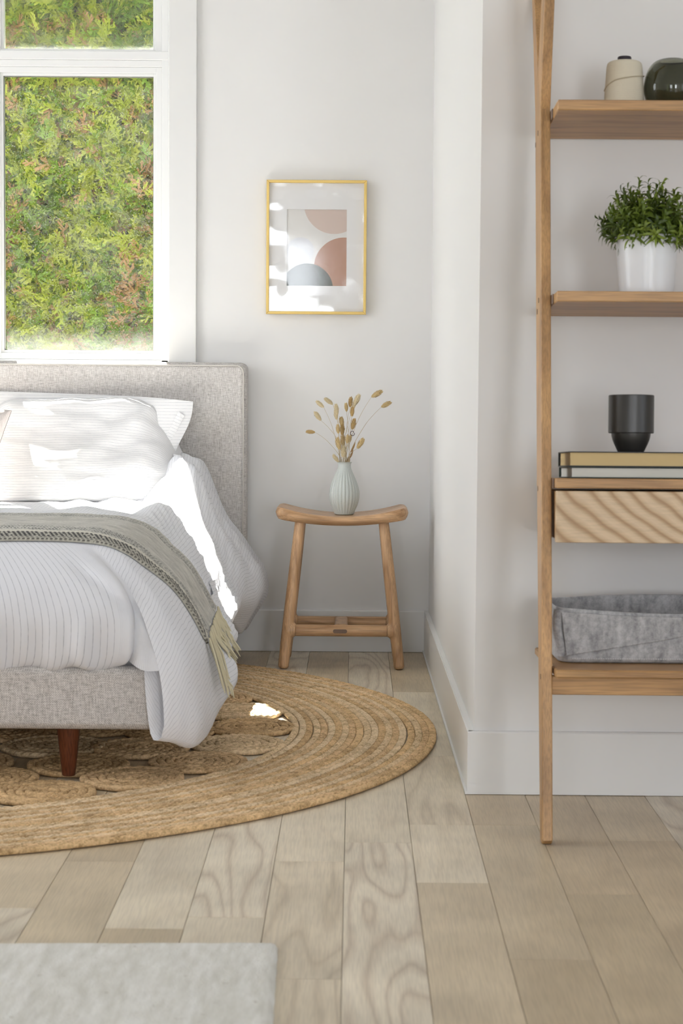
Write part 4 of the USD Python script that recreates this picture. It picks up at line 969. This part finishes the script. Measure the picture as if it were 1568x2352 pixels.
M['straw'] = plain('dry_stem', (.55, .44, .27), .7)
M['blade'] = plain('dry_leaf', (.38, .24, .11), .7)
HEAD = [plain(f'grass_head_{k:03d}', c, .9, sheen_weight=.3) for k, c in enumerate([(.66, .50, .25), (.74, .63, .41), (.55, .38, .16)])]
rim = VC + np.array([0, 0, .163])
def head_mesh(c, d, L, R, seed):
    """a bunny-tail head: an oval core covered with pointed husks"""
    r = np.random.default_rng(seed); d = d / np.linalg.norm(d); a = np.cross(d, [0, 1, .01]); a /= np.linalg.norm(a); b = np.cross(d, a); V, Fc = [], []
    core = tube([c + d * L * (t - .5) for t in np.linspace(0, 1, 9)], [R * .82 * max(.06, math.sin(math.pi * (.06 + .9 * t)) ** .7) for t in np.linspace(0, 1, 9)], 9)
    for k in range(110):
        t = (k + .5) / 110; ang = k * 2.39996 + r.normal() * .15; rr = R * (math.sin(math.pi * (.08 + .84 * t)) ** .65)
        e = a * math.cos(ang) + b * math.sin(ang); p = c + d * L * (t - .56) + e * rr * .72; q = p + d * L * .21 * r.uniform(.7, 1.5) + e * rr * r.uniform(.35, .75); s = np.cross(d, e) * R * .22
        i = len(V); m_ = (p + q) / 2 + e * R * .12; V += [p, m_ + s, q, m_ - s]; Fc += [(i, i + 1, i + 2), (i, i + 2, i + 3)]
    return cat(core, (np.array(V), np.array(Fc)))
G = 'dried stems in the ribbed vase'
STEMS = [  # pixel of the head's centre, angle from vertical (deg, + = right), length px, depth offset, tone, label
    (864, 905.5, 60, 24, .02, 0, 'dried seed head highest on the right, on a long arching stem above the vase'),
    (886, 929.5, 62, 22, .05, 0, 'dried seed head farthest right over the vase'),
    (818.5, 919.5, 26, 24, -.01, 1, 'tallest upright dried seed head just right of the middle, above the vase'),
    (811.5, 933.5, 18, 17, .03, 1, 'pale dried seed head tucked under the tallest upright one'),
    (808.5, 946, 3, 19, -.03, 2, 'darker brown dried seed head hanging below the tallest upright one'),
    (804.5, 924, 6, 20, .06, 2, 'slim dried seed head at the back, left of the tallest upright one'),
    (795, 936, -6, 17, .02, 0, 'plump dried seed head at the top in the middle of the bunch'),
    (772.5, 941.5, -8, 21, -.02, 1, 'cream dried seed head upper one of the pair left of the middle'),
    (771.5, 953.5, -8, 19, .02, 1, 'cream dried seed head lower one of the pair left of the middle'),
    (755, 922, -55, 20, .03, 1, 'dried seed head leaning left, highest on the left side'),
    (735.5, 929, -50, 19, .0, 1, 'dried seed head leaning left, second from the far left'),
    (730, 956.5, -36, 21, .02, 1, 'slim dried seed head low on the far left above the single horizontal one'),
    (713.5, 992, -86, 18, -.01, 2, 'dried seed head lying horizontal at the far left'),
    (811, 975, 12, 22, -.02, 2, 'brown dried seed head right of the middle, above the curled leaf'),
    (784.5, 970, -8, 21, .03, 0, 'dried seed head in the centre of the bunch, top of its cluster'),
    (776, 986, -6, 18, -.02, 0, 'dried seed head in the centre of the bunch, left one of its cluster'),
    (786, 987.5, 0, 21, .0, 2, 'dark dried seed head in the centre of the bunch, right one of its cluster'),
    (797.5, 1009.5, 4, 17, -.03, 0, 'dried seed head low in the middle, in front of another one'),
    (803.5, 1008, 8, 15, .02, 0, 'dried seed head low in the middle, half hidden on the right'),
    (777, 1020, -14, 24, -.03, 0, 'broad dried seed head low on the left, near the vase mouth'),
    (787, 1012, -4, 22, .02, 2, 'narrow brown dried seed head behind the broad low one'),
    (827, 1019.5, 32, 23, -.02, 0, 'dried seed head low on the right, leaning out near the vase mouth'),
    (788, 1037.5, 2, 24, -.025, 1, 'cream dried seed head lowest in the middle, just over the vase mouth'),
    (771.5, 1053.5, -38, 18, -.015, 1, 'cream dried seed head lowest on the left, touching the vase rim')]
for i, (px, py, ang, Lp, dy, tone, lab) in enumerate(STEMS):
    y = 6.17 + dy; c = at(px, py, y); a = math.radians(ang); d = np.array([math.sin(a), .15 * (rng.random() - .5), math.cos(a)]); L = Lp * y / F_PX; R = L * .23
    base = rim + np.array([.011 * math.sin(i * 2.4), .011 * math.cos(i * 2.4), -.10]); mouth = rim + np.array([.0125 * math.sin(i * 2.4) + .003 * np.sign(c[0] - rim[0]), .011 * math.cos(i * 2.4), .004])
    s = thing('dried_flower', lab, 'dried flower', base)
    foot = c - d * L * .52; h = np.linalg.norm(foot - mouth); arch = mouth + (foot - mouth) * .55 + np.array([-.10 * (foot[0] - mouth[0]), 0, .06 * h]); 
    path_ = spline([base, mouth, arch, foot], 22)
    obj('stem', tube(path_, np.r_[np.full(9, .0011), np.linspace(.0009, .00042, 13)], 6), M['straw'], s, smooth=True)
    obj('head', head_mesh(c, d, L * 1.05, R, 300 + i), HEAD[tone], s, smooth=False)
    if i in (13, 2, 16, 1, 6):
        k = {13: (.30, .06, .05), 2: (.45, -.02, .03), 16: (.5, .01, -.02), 1: (.42, .06, .06), 6: (.48, .02, .0)}[i]
        p0 = path_[int(22 * .45)]; tip = p0 + np.array([.010 + k[1] * .1, k[2] * .1, .034]); side = np.array([.0032, 0, .0006]); pts = spline([p0, (p0 + tip) / 2 + np.array([.002, 0, 0]), tip], 9)
        wd = np.array([.3, .8, 1, 1, .95, .85, .7, .45, .1]); A = np.stack([pts + side * w for w in wd] if False else [pts[j] + side * wd[j] for j in range(9)]); Bq = np.array([pts[j] - side * wd[j] for j in range(9)])
        mid = (A + Bq) / 2 + np.array([0, -.0012, 0]); obj('leaf', grid(np.stack([A, mid, Bq], 1)), M['blade'], s, smooth=True, label='narrow dry brown leaf')
    if i == 13:
        th = np.linspace(0, 2.2 * math.pi, 26); c0 = at(808, 994, y - .01); loop = np.c_[c0[0] + .0055 * np.cos(th) + .0022 * th / 6, np.full(26, c0[1]), c0[2] + .0065 * np.sin(th) - .0006 * th]
        obj('leaf', tube(loop, .0009, 5), plain('curled_leaf', (.06, .035, .03), .6), s, smooth=True, label='dark curled leaf tip')

# ================================================================== framed print
FX0, FX1, FZ0, FZ1 = -.2958, .0355, 1.1285, 1.5695
pic = thing('picture_frame', 'thin gold framed abstract print under reflective film on the wall above the stool', 'picture', (-.13, YB, 1.13))
FY0, FY1 = YB - .030, YB - .006; FWd = .0092
def mitre(p0, p1, q1, q0): return prism([p0, p1, q1, q0], 'y', FY0, FY1, .0012)
i0, i1, j0, j1 = FX0 + FWd, FX1 - FWd, FZ0 + FWd, FZ1 - FWd
obj('frame_rail', mitre((FX0, FZ1), (FX1, FZ1), (i1, j1), (i0, j1)), M['gold'], pic)
obj('frame_rail', mitre((FX0, FZ0), (FX1, FZ0), (i1, j0), (i0, j0)), M['gold'], pic)
obj('frame_rail', mitre((FX0, FZ0), (i0, j0), (i0, j1), (FX0, FZ1)), M['gold'], pic)
obj('frame_rail', mitre((FX1, FZ0), (i1, j0), (i1, j1), (FX1, FZ1)), M['gold'], pic)
flat = lambda n, c: plain(n, c, .6)
mx0, mx1, mz0, mz1 = -.2285, -.0305, 1.2225, 1.474
MATB = sg.box(i0, j0, i1, j1).difference(sg.box(mx0, mz0, mx1, mz1))
obj('mount', prism(MATB, 'y', FY1 - .012, FY1 - .0095), flat('mount_card', (.80, .79, .785)), pic)
obj('backing', box(i0 - .002, i1 + .002, FY1 - .006, FY1 + .0055, j0 - .002, j1 + .002), flat('backing_board', (.35, .28, .2)), pic)
W_, H_ = mx1 - mx0, mz1 - mz0
yp = FY1 - .0088
paper = sg.box(mx0, mz0, mx1, mz1)
arch1 = sg.Point(mx1 - .008, mz0 + .060).buffer(.100, quad_segs=40).union(sg.box(mx1 - .108, mz0 - .05, mx1 + .09, mz0 + .06)).intersection(paper)
arch2 = sg.Point(mx0 + .068, mz0 - .012).buffer(.086, quad_segs=40).intersection(paper)
bowl = sg.Point(mx1 - .042, mz1 + .020).buffer(.100, quad_segs=40).intersection(paper)
lens = sg.Point(mx0 + .045, mz0 + .115).buffer(.045, quad_segs=30).intersection(paper)
pr_ = obj('print', prism(paper, 'y', yp, yp + .0016), flat('print_paper', (.72, .70, .67)), pic)
for nm, sh, c, dz in (('printed_shape', bowl, (.60, .48, .42), .0003), ('printed_shape', lens, (.60, .60, .62), .0003), ('printed_shape', arch1, (.42, .235, .165), .0005), ('printed_shape', arch2, (.075, .085, .07), .0007)):
    obj(nm, prism(sh, 'y', yp - dz, yp + .0002), flat('ink_%d' % int(c[0] * 1000 + c[2] * 77), c), pr_)
M['film'] = mat('wavy_film', {'t': ('transparent_bsdf', {'color': (.97, .97, .97)}), 'gl': ('glossy_bsdf', {'roughness': .07, 'color': (1, 1, 1)}), 'fr': ('layer_weight', {'blend': .5}), 'pw': ('math', {'math_type': 'power', 'value2': 5.0}), 'mr': ('math', {'math_type': 'multiply_add', 'value2': .85, 'value3': .085}), 'm': ('mix_closure', {})},
    [('fr.facing', 'pw.value1'), ('pw.value', 'mr.value1'), ('mr.value', 'm.fac'), ('t.BSDF', 'm.closure1'), ('gl.BSDF', 'm.closure2')], surface='m.closure')
n = 90
X, Z = np.meshgrid(np.linspace(i0 + .0004, i1 - .0004, n), np.linspace(j0 + .0004, j1 - .0004, n), indexing='ij')
ed = np.minimum(np.minimum(X - i0, i1 - X), np.minimum(Z - j0, j1 - Z)); outer = 1 - ss(ed, .0, .075)
wv = (meshkit.fbm(np.stack([X * 8, Z * 14, 0 * X], -1), 2, 77) - .5) * .0042 * outer + (meshkit.fbm(np.stack([X * 4, Z * 5, 0 * X], -1), 1, 78) - .5) * .0008
Yf = FY1 - .0175 + wv
obj('film', grid(np.stack([X, Yf, Z], -1)), M['film'], pic, smooth=True)

# ================================================================== ladder shelf
SX0, SX1 = .3740, .3945               # left post
SWID = .86
shelf = thing('ladder_shelf', 'leaning oak ladder shelf with four shelves and a drawer against the right wall', 'shelf', (.80, 3.95, 0))
def fy(z): return 3.741 + (z - .03) * .1775          # front edge of the post
def post_poly():
    up = [(fy(z), z) for z in (.012, .4, .886, 1.462)]
    fronttop = [(3.940 - (2.06 - 1.67) * .27, 2.06), (3.940 - (2.06 - 1.67) * .27 + .066, 2.06)]
    rear = [(4.083, 1.551), (4.083 + (1.86 - 1.551) * .51 - .0, 1.86)]
    back = [(4.213, 1.86), (4.213, 1.73), (4.111, 1.478), (4.080, 1.339), (3.992, .886), (3.956, .708), (3.871, .361), (3.832, .191), (3.789, .04), (3.779, .002), (3.752, .0008)]
    return up, fronttop, rear, back
main_ = sg.Polygon([(fy(.010), .010), (fy(1.462), 1.462), (fy(1.462) + .001, 1.468), (4.060, 1.552), (4.107, 1.47), (4.080, 1.339), (3.992, .886), (3.956, .708), (3.871, .361), (3.832, .191), (3.786, .02), (3.776, .0008), (3.750, .0008)])
front_arm = sg.Polygon([(fy(1.4625), 1.4625), (3.930, 1.70), (3.833, 2.06), (3.899, 2.06), (3.996, 1.70), (4.060, 1.5522)])
rear_arm = sg.Polygon([(4.0602, 1.552), (4.166, 1.714), (4.19, 1.752), (4.215, 1.775), (4.216, 1.722), (4.1072, 1.4705)])
for x0 in (SX0, SX0 + SWID):
    x1 = x0 + SX1 - SX0
    p_ = obj('post', prism(main_, 'x', x0, x1, .0018), M['oak'], shelf)
    obj('front_arm', prism(front_arm, 'x', x0, x1, .0015), M['oak'], shelf)
    obj('rear_arm', prism(rear_arm, 'x', x0, x1, .0015), M['oak'], shelf)
    for (yy, zz2) in ((4.035, 1.418), (4.085, 1.400), (3.995, 1.050), (3.968, 1.072), (3.93, .690), (3.815, .322)):
        obj('peg', trimesh.creation.cylinder(radius=.0055, height=SX1 - SX0 + .0016, sections=14, transform=trimesh.geometry.align_vectors([0, 0, 1], [1, 0, 0]) + np.array([[0, 0, 0, (x0 + x1) / 2], [0, 0, 0, yy], [0, 0, 0, zz2], [0, 0, 0, 0]])), M['wedge'], shelf)
LX0, LX1 = SX1 + .0028, SX0 + SWID - .0028
TILT = -.045
def board(yf, z_top, yb, th, x0=LX0, x1=LX1, tilt=TILT, b=.0016):
    m = box(x0, x1, yf, yb, z_top - th, z_top, b).copy(); v = np.array(m.vertices); v[:, 2] += (v[:, 1] - yf) * tilt; return trimesh.Trimesh(v, m.faces, process=False)
SH = {1: (3.872, 1.4635, 4.205, .0205), 2: (3.838, 1.0855, 4.205, .0205), 3: (3.795, .7175, 4.205, .0195)}
for k, a in SH.items():
    obj('shelf_board', board(*a), M['oak_x'], shelf)
    # dark bracket that carries the board between post and shelf
    for x0, x1 in ((SX1, LX0), (LX1, SX0 + SWID)):
        obj('bracket', board(fy(a[1]) - .030, a[1] - (fy(a[1]) - .03 - a[0]) * .045, fy(a[1]) + .07, .021, x0, x1), M['wedge'], shelf)
obj('shelf_board', board(3.760, .3435, 4.205, .0165, LX0 + .001, LX1 - .001, -.036, .003), M['oak_x'], shelf)
obj('apron', box(SX1, SX0 + SWID, 3.800, 3.818, .288, .3255, .0015), M['oak_x'], shelf)
drw = [obj('drawer_case', board(3.84, .6905, 4.203, .095, LX0 + .003, LX1 - .003), M['oak'], shelf)]
df_ = obj('drawer_front', board(3.7925, .6925, 3.8135, .1015, LX0 + .0005, LX1 - .0005, 0, .0012), M['drawer'], shelf, label='pale drawer front with wide wavy grain')
def top_of(k, y): a = SH[k]; return a[1] + (y - a[0]) * TILT
def place_tilted(mesh, pivot_y, z0):
    """things stand square on the slightly tipped board"""
    v, f, _ = meshkit.arrays(mesh); v = np.array(v); y, z = v[:, 1] - pivot_y, v[:, 2].copy(); t = math.atan(TILT)
    v[:, 1] = pivot_y + y * math.cos(t) - z * math.sin(t); v[:, 2] = z0 + y * math.sin(t) + z * math.cos(t); return v, f

# yarn cone
yx, yy = .5480, 4.02; yz = top_of(1, yy) + .0006
M['yarn'] = plain('cream_cotton_yarn', (.66, .60, .47), .9, bump=(500, .002), sheen_weight=.1)
yc = thing('yarn_spool', 'cream cotton yarn spool on a dark core on the top shelf', 'yarn', (yx, yy, yz))
rr_ = spline([(.002, 0), (.0405, 0), (.0410, .003), (.0402, .03), (.0385, .062), (.0368, .088), (.0345, .097), (.0290, .1005), (.0150, .1020), (.013, .102)], 120)
def yarnr(th, z): return 1 + .004 * np.sin(z * 2 * np.pi / .0021) * (z > .004) + .006 * np.sin(th * 2 + z * 60) * ss(np.array(z), 0, .03)
rr_ = rr_ * [1, 1.045]; v, f = lathe(rr_, (yx, yy, 0), 72, yarnr); obj('yarn', place_tilted((v, f), yy, yz), M['yarn'], yc, smooth=True)
t_ = np.linspace(math.pi * .95, math.pi * 2.1, 40); hz_ = np.interp(t_, [math.pi, 1.3 * math.pi, 2.1 * math.pi], [.047, .062, .078])
obj('loose_strand', place_tilted(tube(np.c_[yx + .0402 * np.cos(t_), yy + .0402 * np.sin(t_), hz_], .0011, 6), yy, yz), plain('yarn_strand', (.50, .43, .30), .9), yc, smooth=True)
v, f = lathe([(.0045, .09), (.0045, .1135), (.0055, .1155), (.0130, .1155), (.0142, .114), (.0142, .095)], (yx, yy, 0), 40); obj('core', place_tilted((v, f), yy, yz), plain('dark_core', (.018, .012, .022), .3), yc, smooth=40)

# smoked glass vase
gx, gy = .6450, 4.02; gz = top_of(1, gy) + .0006
M['smoke'] = mat('smoked_glass', {'p': ('principled_bsdf', {'base_color': (.24, .25, .185), 'roughness': .02, 'transmission_weight': 1.0, 'ior': 1.5})}, [])
gprof = spline([(.0005, .0), (.022, 0), (.036, .006), (.0495, .026), (.0535, .045), (.0500, .068), (.0405, .086), (.0300, .0945), (.0235, .0965)], 60)
gin = spline([(.0225, .0955), (.0285, .0915), (.0375, .0835), (.0462, .0670), (.0495, .045), (.0455, .028), (.033, .011), (.02, .006), (.0005, .006)], 60)
gprof = gprof * [1.07, 1.135]; gin = gin * [1.07, 1.135]
v, f = lathe(np.vstack([gprof, [(.0246, .1098)], gin]), (gx, gy, 0), 80); gv = obj('glass_vase', place_tilted((v, f), gy, gz), M['smoke'], None, smooth=50); tag(gv, 'squat round smoked green glass vase at the right edge of the top shelf', 'vase')

# potted plant
px_, py_ = .5895, 3.945; pz = top_of(2, py_) + .0006
plant = thing('potted_plant', 'bushy narrow-leaved green plant in a white tapered pot on the second shelf', 'plant', (px_, py_, pz))
M['pot'] = plain('white_pot_glaze', (.76, .765, .78), .28)
v, f = lathe(np.vstack([[(.0005, .0)], spline([(.050, 0), (.0535, .002), (.0580, .05), (.0645, .116), (.0652, .1185), (.0640, .1195), (.0622, .118), (.058, .09)], 50), [(.0005, .09)]]), (px_, py_, 0), 80)
obj('pot', place_tilted((v, f), py_, pz), M['pot'], plant, smooth=40)
obj('soil', place_tilted(lathe([(.0005, .104), (.059, .102), (.060, .095), (.0005, .095)], (px_, py_, 0), 40), py_, pz), plain('soil', (.035, .024, .015), .95), plant)
LM = []
for k, (a, b) in enumerate([((.10, .155, .014), (.15, .21, .026)), ((.19, .265, .03), (.25, .32, .05)), ((.05, .085, .012), (.085, .125, .02))]):
    LM.append(mat(f'plant_leaf_{k:03d}', {'oi': ('object_info', {}), 'mx': ('mix', {'mix_type': 'mix', 'color1': a, 'color2': b}), 'd': ('principled_bsdf', {'roughness': .38, 'specular_ior_level': .5}), 't': ('translucent_bsdf', {}), 'm': ('mix_closure', {'fac': .25})},
        [('oi.random', 'mx.fac'), ('mx.color', 'd.base_color'), ('mx.color', 't.color'), ('d.BSDF', 'm.closure1'), ('t.BSDF', 'm.closure2')], surface='m.closure'))
def sprig(base, tip, seed):
    r = np.random.default_rng(seed); p = spline([base, (np.array(base) + tip) / 2 + r.normal(0, .004, 3), tip], 10); ms = [tube(p, np.linspace(.0012, .0007, 10), 5)]
    ax = (p[-1] - p[-3]); ax /= np.linalg.norm(ax)
    for k in range(13):
        s = .45 + .55 * k / 12; q = p[0] + 0; i = s * 9; i0_ = int(min(i, 8)); q = p[i0_] + (p[i0_ + 1] - p[i0_]) * (i - i0_)
        a_ = np.cross(ax, [0.3, .2, 1]); a_ /= np.linalg.norm(a_); b_ = np.cross(ax, a_); ang = k * 2.4 + r.normal() * .2; e = a_ * math.cos(ang) + b_ * math.sin(ang)
        L = .033 * r.uniform(.75, 1.15) * (1 - .25 * (k > 10)); up = .75 if k < 10 else 1.2; d = e + ax * up; d /= np.linalg.norm(d)
        c = [q, q + d * L * .5, q + d * L * .5 + (e * .9 - np.array([0, 0, .12])) / 1 * L * .42]; c = spline(np.array(c), 6)
        s_ = np.cross(d, e + 1e-6); s_ = np.cross(d, ax); s_ /= np.linalg.norm(s_) + 1e-9; w = np.array([.35, .8, 1, .9, .6, .05]) * .0028
        n_ = np.cross(s_, d); A = c + s_ * w[:, None] + n_ * .0005; Bq = c - s_ * w[:, None] + n_ * .0005
        ms.append(grid(np.stack([A, c, Bq], 1)))
    return cat(ms)
r_ = np.random.default_rng(5)
for k in range(190):
    u_ = 1 - 1.08 * (k + .5) / 190 * 1.0; th = k * 2.39996 + r_.normal() * .2; u_ = np.clip(u_, -.06, 1)
    rr2 = math.sqrt(max(0, 1 - u_ * u_)); tip = np.array([px_ + rr2 * math.cos(th) * .103, py_ + rr2 * math.sin(th) * .096, pz + .118 + .006 + max(u_, -.02) * .112 + r_.normal() * .008])
    sc_ = r_.uniform(.72, 1.0) if k % 3 else r_.uniform(.45, .7); base_ = np.array([px_ + r_.normal() * .02, py_ + r_.normal() * .02, pz + .103]); tip = base_ + (tip - base_) * sc_
    tip[1] = min(tip[1], 4.205)
    obj('sprig', sprig(base_, tip, 900 + k), LM[int(r_.choice([0, 0, 1, 2]))], plant, smooth=True)

# books and cup on the third shelf
def book(name, label, x0, x1, yf, yb, z0, th, cover, pages, ct=.0022):
    b_ = thing(name, label, 'book', ((x0 + x1) / 2, (yf + yb) / 2, z0))
    P = lambda m: place_tilted(m, yf, z0)
    obj('cover', P(cat(box(x0, x1, yf, yb, 0, ct, .0005), box(x0, x1, yf, yb, th - ct, th, .0005), box(x0, x1, yb - .004, yb, 0, th, .0005), )), cover, b_)
    pm = []
    n = 14
    for k in range(n):
        a = ct + (th - 2 * ct) * k / n; e = r_.uniform(0, .0005); pm.append(box(x0 + .0045 + e, x1 - .0045, yf + .0035 + e, yb - .004, a + .0000, a + (th - 2 * ct) / n))
    obj('pages', P(cat(pm)), pages, b_)
zb = top_of(3, 3.865) + .0006
B2 = (.4310, .7010, 3.8650, 4.070)
book('book', 'lower book with off-white pages and dark green boards under the tan-paged book', *B2, zb, .0225, plain('dark_green_board', (.018, .032, .024), .5), plain('offwhite_pages', (.68, .67, .61), .8, bump=(900, .0006)))
book('book', 'upper book with tan pages and black boards carrying the dark cup', .4275, .7035, 3.8630, 4.055, zb + .0229, .0305, plain('black_board', (.012, .012, .013), .45), plain('tan_pages', (.60, .45, .22), .7, bump=(900, .0006)))
zc = zb + .0229 + .0305 + .0004; cx_, cy_ = .5620, 3.935; zc += (cy_ - 3.863) * TILT
M['cup'] = mat('black_stoneware', {'g': ('geometry', {}), 'n': ('noise_texture', {'scale': 900.0}), 'b': ('bump', {'strength': .15, 'distance': .0004}), 'p': ('principled_bsdf', {'base_color': (.028, .026, .023), 'roughness': .36, 'specular_ior_level': .6})}, [('g.position', 'n.vector'), ('n.fac', 'b.height'), ('b.normal', 'p.normal')])
v, f = lathe([(.0005, .0), (.0255, .0), (.0270, .0012), (.0292, .006), (.0335, .0150), (.0372, .0240), (.0392, .0318), (.0398, .0365), (.0400, .0378), (.0448, .0380), (.0458, .0390), (.0460, .0410), (.0460, .1135), (.0452, .1150), (.0440, .1152), (.0430, .1140), (.0425, .06), (.036, .03), (.0005, .01)], (cx_, cy_, 0), 90)
cp = obj('cup', place_tilted((v, f), cy_, zc), M['cup'], None, smooth=35); tag(cp, 'black footed stoneware cup standing on the two stacked books', 'cup')

# felt tray on the lowest shelf
def felt(name, a, b): return mat(name, {'g': ('geometry', {}), 'n': ('noise_texture', {'scale': 130.0, 'detail': 4.0, 'roughness': .7}), 'mp': ('mapping', {'scale': (60, 60, 22)}), 'n2': ('noise_texture', {'scale': 1.0, 'detail': 3.0}), 's': ('math', {'math_type': 'add'}), 'r': ('map_range', {'from_min': .72, 'from_max': 1.25, 'clamp': True}), 'mx': ('mix', {'mix_type': 'mix', 'color1': b, 'color2': a}),
    'n3': ('noise_texture', {'scale': 700.0, 'detail': 2.0}), 'b': ('bump', {'strength': .4, 'distance': .0015}), 'p': ('principled_bsdf', {'roughness': .95, 'sheen_weight': .25, 'specular_ior_level': .1})}, [('g.position', 'n.vector'), ('g.position', 'mp.vector'), ('mp.vector', 'n2.vector'), ('n.fac', 's.value1'), ('n2.fac', 's.value2'), ('s.value', 'r.value'), ('r.result', 'mx.fac'), ('mx.color', 'p.base_color'), ('g.position', 'n3.vector'), ('n3.fac', 'b.height'), ('b.normal', 'p.normal')])
M['felt'] = felt('grey_felt', (.56, .555, .555), (.27, .265, .27)); M['feltd'] = felt('dark_felt', (.20, .195, .20), (.095, .092, .098))
bx0, bx1, by0, by1 = .4130, .9250, 3.8800, 4.1300; bz = .3435 + (by0 - 3.76) * -.036 + .0006
tray = thing('felt_tray', 'grey felt storage tray with folded corners and brass rivets on the lowest shelf', 'tray', ((bx0 + bx1) / 2, (by0 + by1) / 2, bz))
def tray_mesh():
    n = 220; th = np.linspace(0, 1, n, endpoint=False); per = []
    P = sg.box(bx0, by0, bx1, by1).buffer(-.02).buffer(.02, quad_segs=6); L = P.exterior.length; P2_ = sg.Polygon(P.exterior.coords)
    pts = np.array([P2_.exterior.interpolate(t * L).coords[0] for t in th]); c = np.array([(bx0 + bx1) / 2, (by0 + by1) / 2])
    def lay(h, inset, flare):
        q = []
        for x, y in pts:
            d = np.array([x, y]) - c; u, w = abs(d[0]) / (bx1 - bx0) * 2, abs(d[1]) / (by1 - by0) * 2
            k = (1 - inset / max(abs(d).max(), .01)); mid = np.cos(min(1, u) * math.pi / 2) if w > .9 else np.cos(min(1, w) * math.pi / 2)
            top_ = .1135 + (.010 if d[1] > 0 else -.0) * mid - (.012 if d[1] < 0 and w > .9 else 0) * mid
            z = h * top_; pinch = (1 - mid) ** 6
            q.append((c[0] + d[0] * (1 - inset / abs(bx1 - bx0) * 2 + flare * h - .03 * pinch * (h < .25)), c[1] + d[1] * (1 - inset / abs(by1 - by0) * 2 + flare * h + .02 * mid * math.sin(h * 3)), z))
        return np.array(q)
    rows = [lay(0, .012, .01), lay(.03, .004, .01), lay(.10, 0, .01), lay(.25, 0, .01), lay(.5, 0, .01), lay(.75, 0, .012), lay(.985, 0, .012), lay(1.0, .0015, .012), lay(.985, .0045, .012), lay(.5, .0045, .012), lay(.06, .0045, .01)]
    G_ = np.array(rows); v, f = grid(G_, close=True)
    k = len(v); v = np.vstack([v, [c[0], c[1], 0], [c[0], c[1], .005]]); m_ = G_.shape[1]; j = np.arange(m_); j2 = (j + 1) % m_; o_ = (len(rows) - 1) * m_
    f = np.vstack([f, np.c_[np.full(m_, k), j2, j], np.c_[np.full(m_, k + 1), o_ + j, o_ + j2]])
    t = trimesh.Trimesh(v, f, process=False); t.fix_normals(); return t
def tilt_tray(m): 
    v, f, _ = meshkit.arrays(m); v = np.array(v); v[:, 2] += bz + (v[:, 1] - by0) * -.036; return v, f
obj('felt_body', tilt_tray(tray_mesh()), M['felt'], tray, smooth=50)
# the folded flap whose lower edge runs up to the middle of the front
fp = sg.Polygon([(bx0 + .018, .016), (.62, .047), (.672, .058), (.725, .047), (bx1 - .018, .016), (bx1 - .006, .10), (.80, .0965), (.672, .0955), (.55, .0975), (bx0 + .006, .1045)])
fv, ff, _ = meshkit.arrays(prism(fp, 'y', by0 - .0042, by0 - .0010, .0010)); fv = np.array(fv)
obj('felt_flap', tilt_tray((fv + np.array([0, -.0025, 0]), ff)), M['felt'], tray)
st = [box(x, x + .0028, by0 - .0016, by0 + .002, .0090, .0104) for x in np.arange(bx0 + .03, bx1 - .03, .0048)]
obj('stitching', tilt_tray(cat(st)), plain('pale_thread', (.62, .61, .6), .9), tray, kind='stuff')
# pinched left end: a second felt layer with a dark crease beside the post
cr2 = [(bx0 - .0030, by0 + .012, z) for z in (.020, .045, .075, .1100)]
gx_ = np.array([[(bx0 - .002 + dx + .004 * math.sin(z * 60), by0 + .003 + dy, z) for (dx, dy) in ((.010, -.0075), (.004, -.0085), (-.003, -.004), (-.0055, .008), (-.0060, .03), (-.0062, .12))] for z in np.linspace(.014, .1085, 14)])
gA = grid(gx_); gB = grid(gx_ + np.array([.0028, .0016, 0]), flip=True)
obj('corner_fold', tilt_tray(cat(gA, gB)), M['felt'], tray, smooth=True)
def rivet(c, ax): 
    v, f = lathe([(.0002, .0042), (.003, .0040), (.0062, .0028), (.0075, .0008), (.0075, -.001), (.0002, -.001)], (0, 0, 0), 24); T_ = trimesh.geometry.align_vectors([0, 0, 1], ax); return v @ T_[:3, :3].T + np.array(c), f[:, ::-1]
for c, ax in (((.672, by0 - .0072, .083), (0, -1, 0)), ((bx0 - .0085, by0 + .030, .088), (-1, 0, 0))):
    rv = tilt_tray(rivet(c, ax)); obj('rivet', rv, M['brass'], tray, smooth=50)
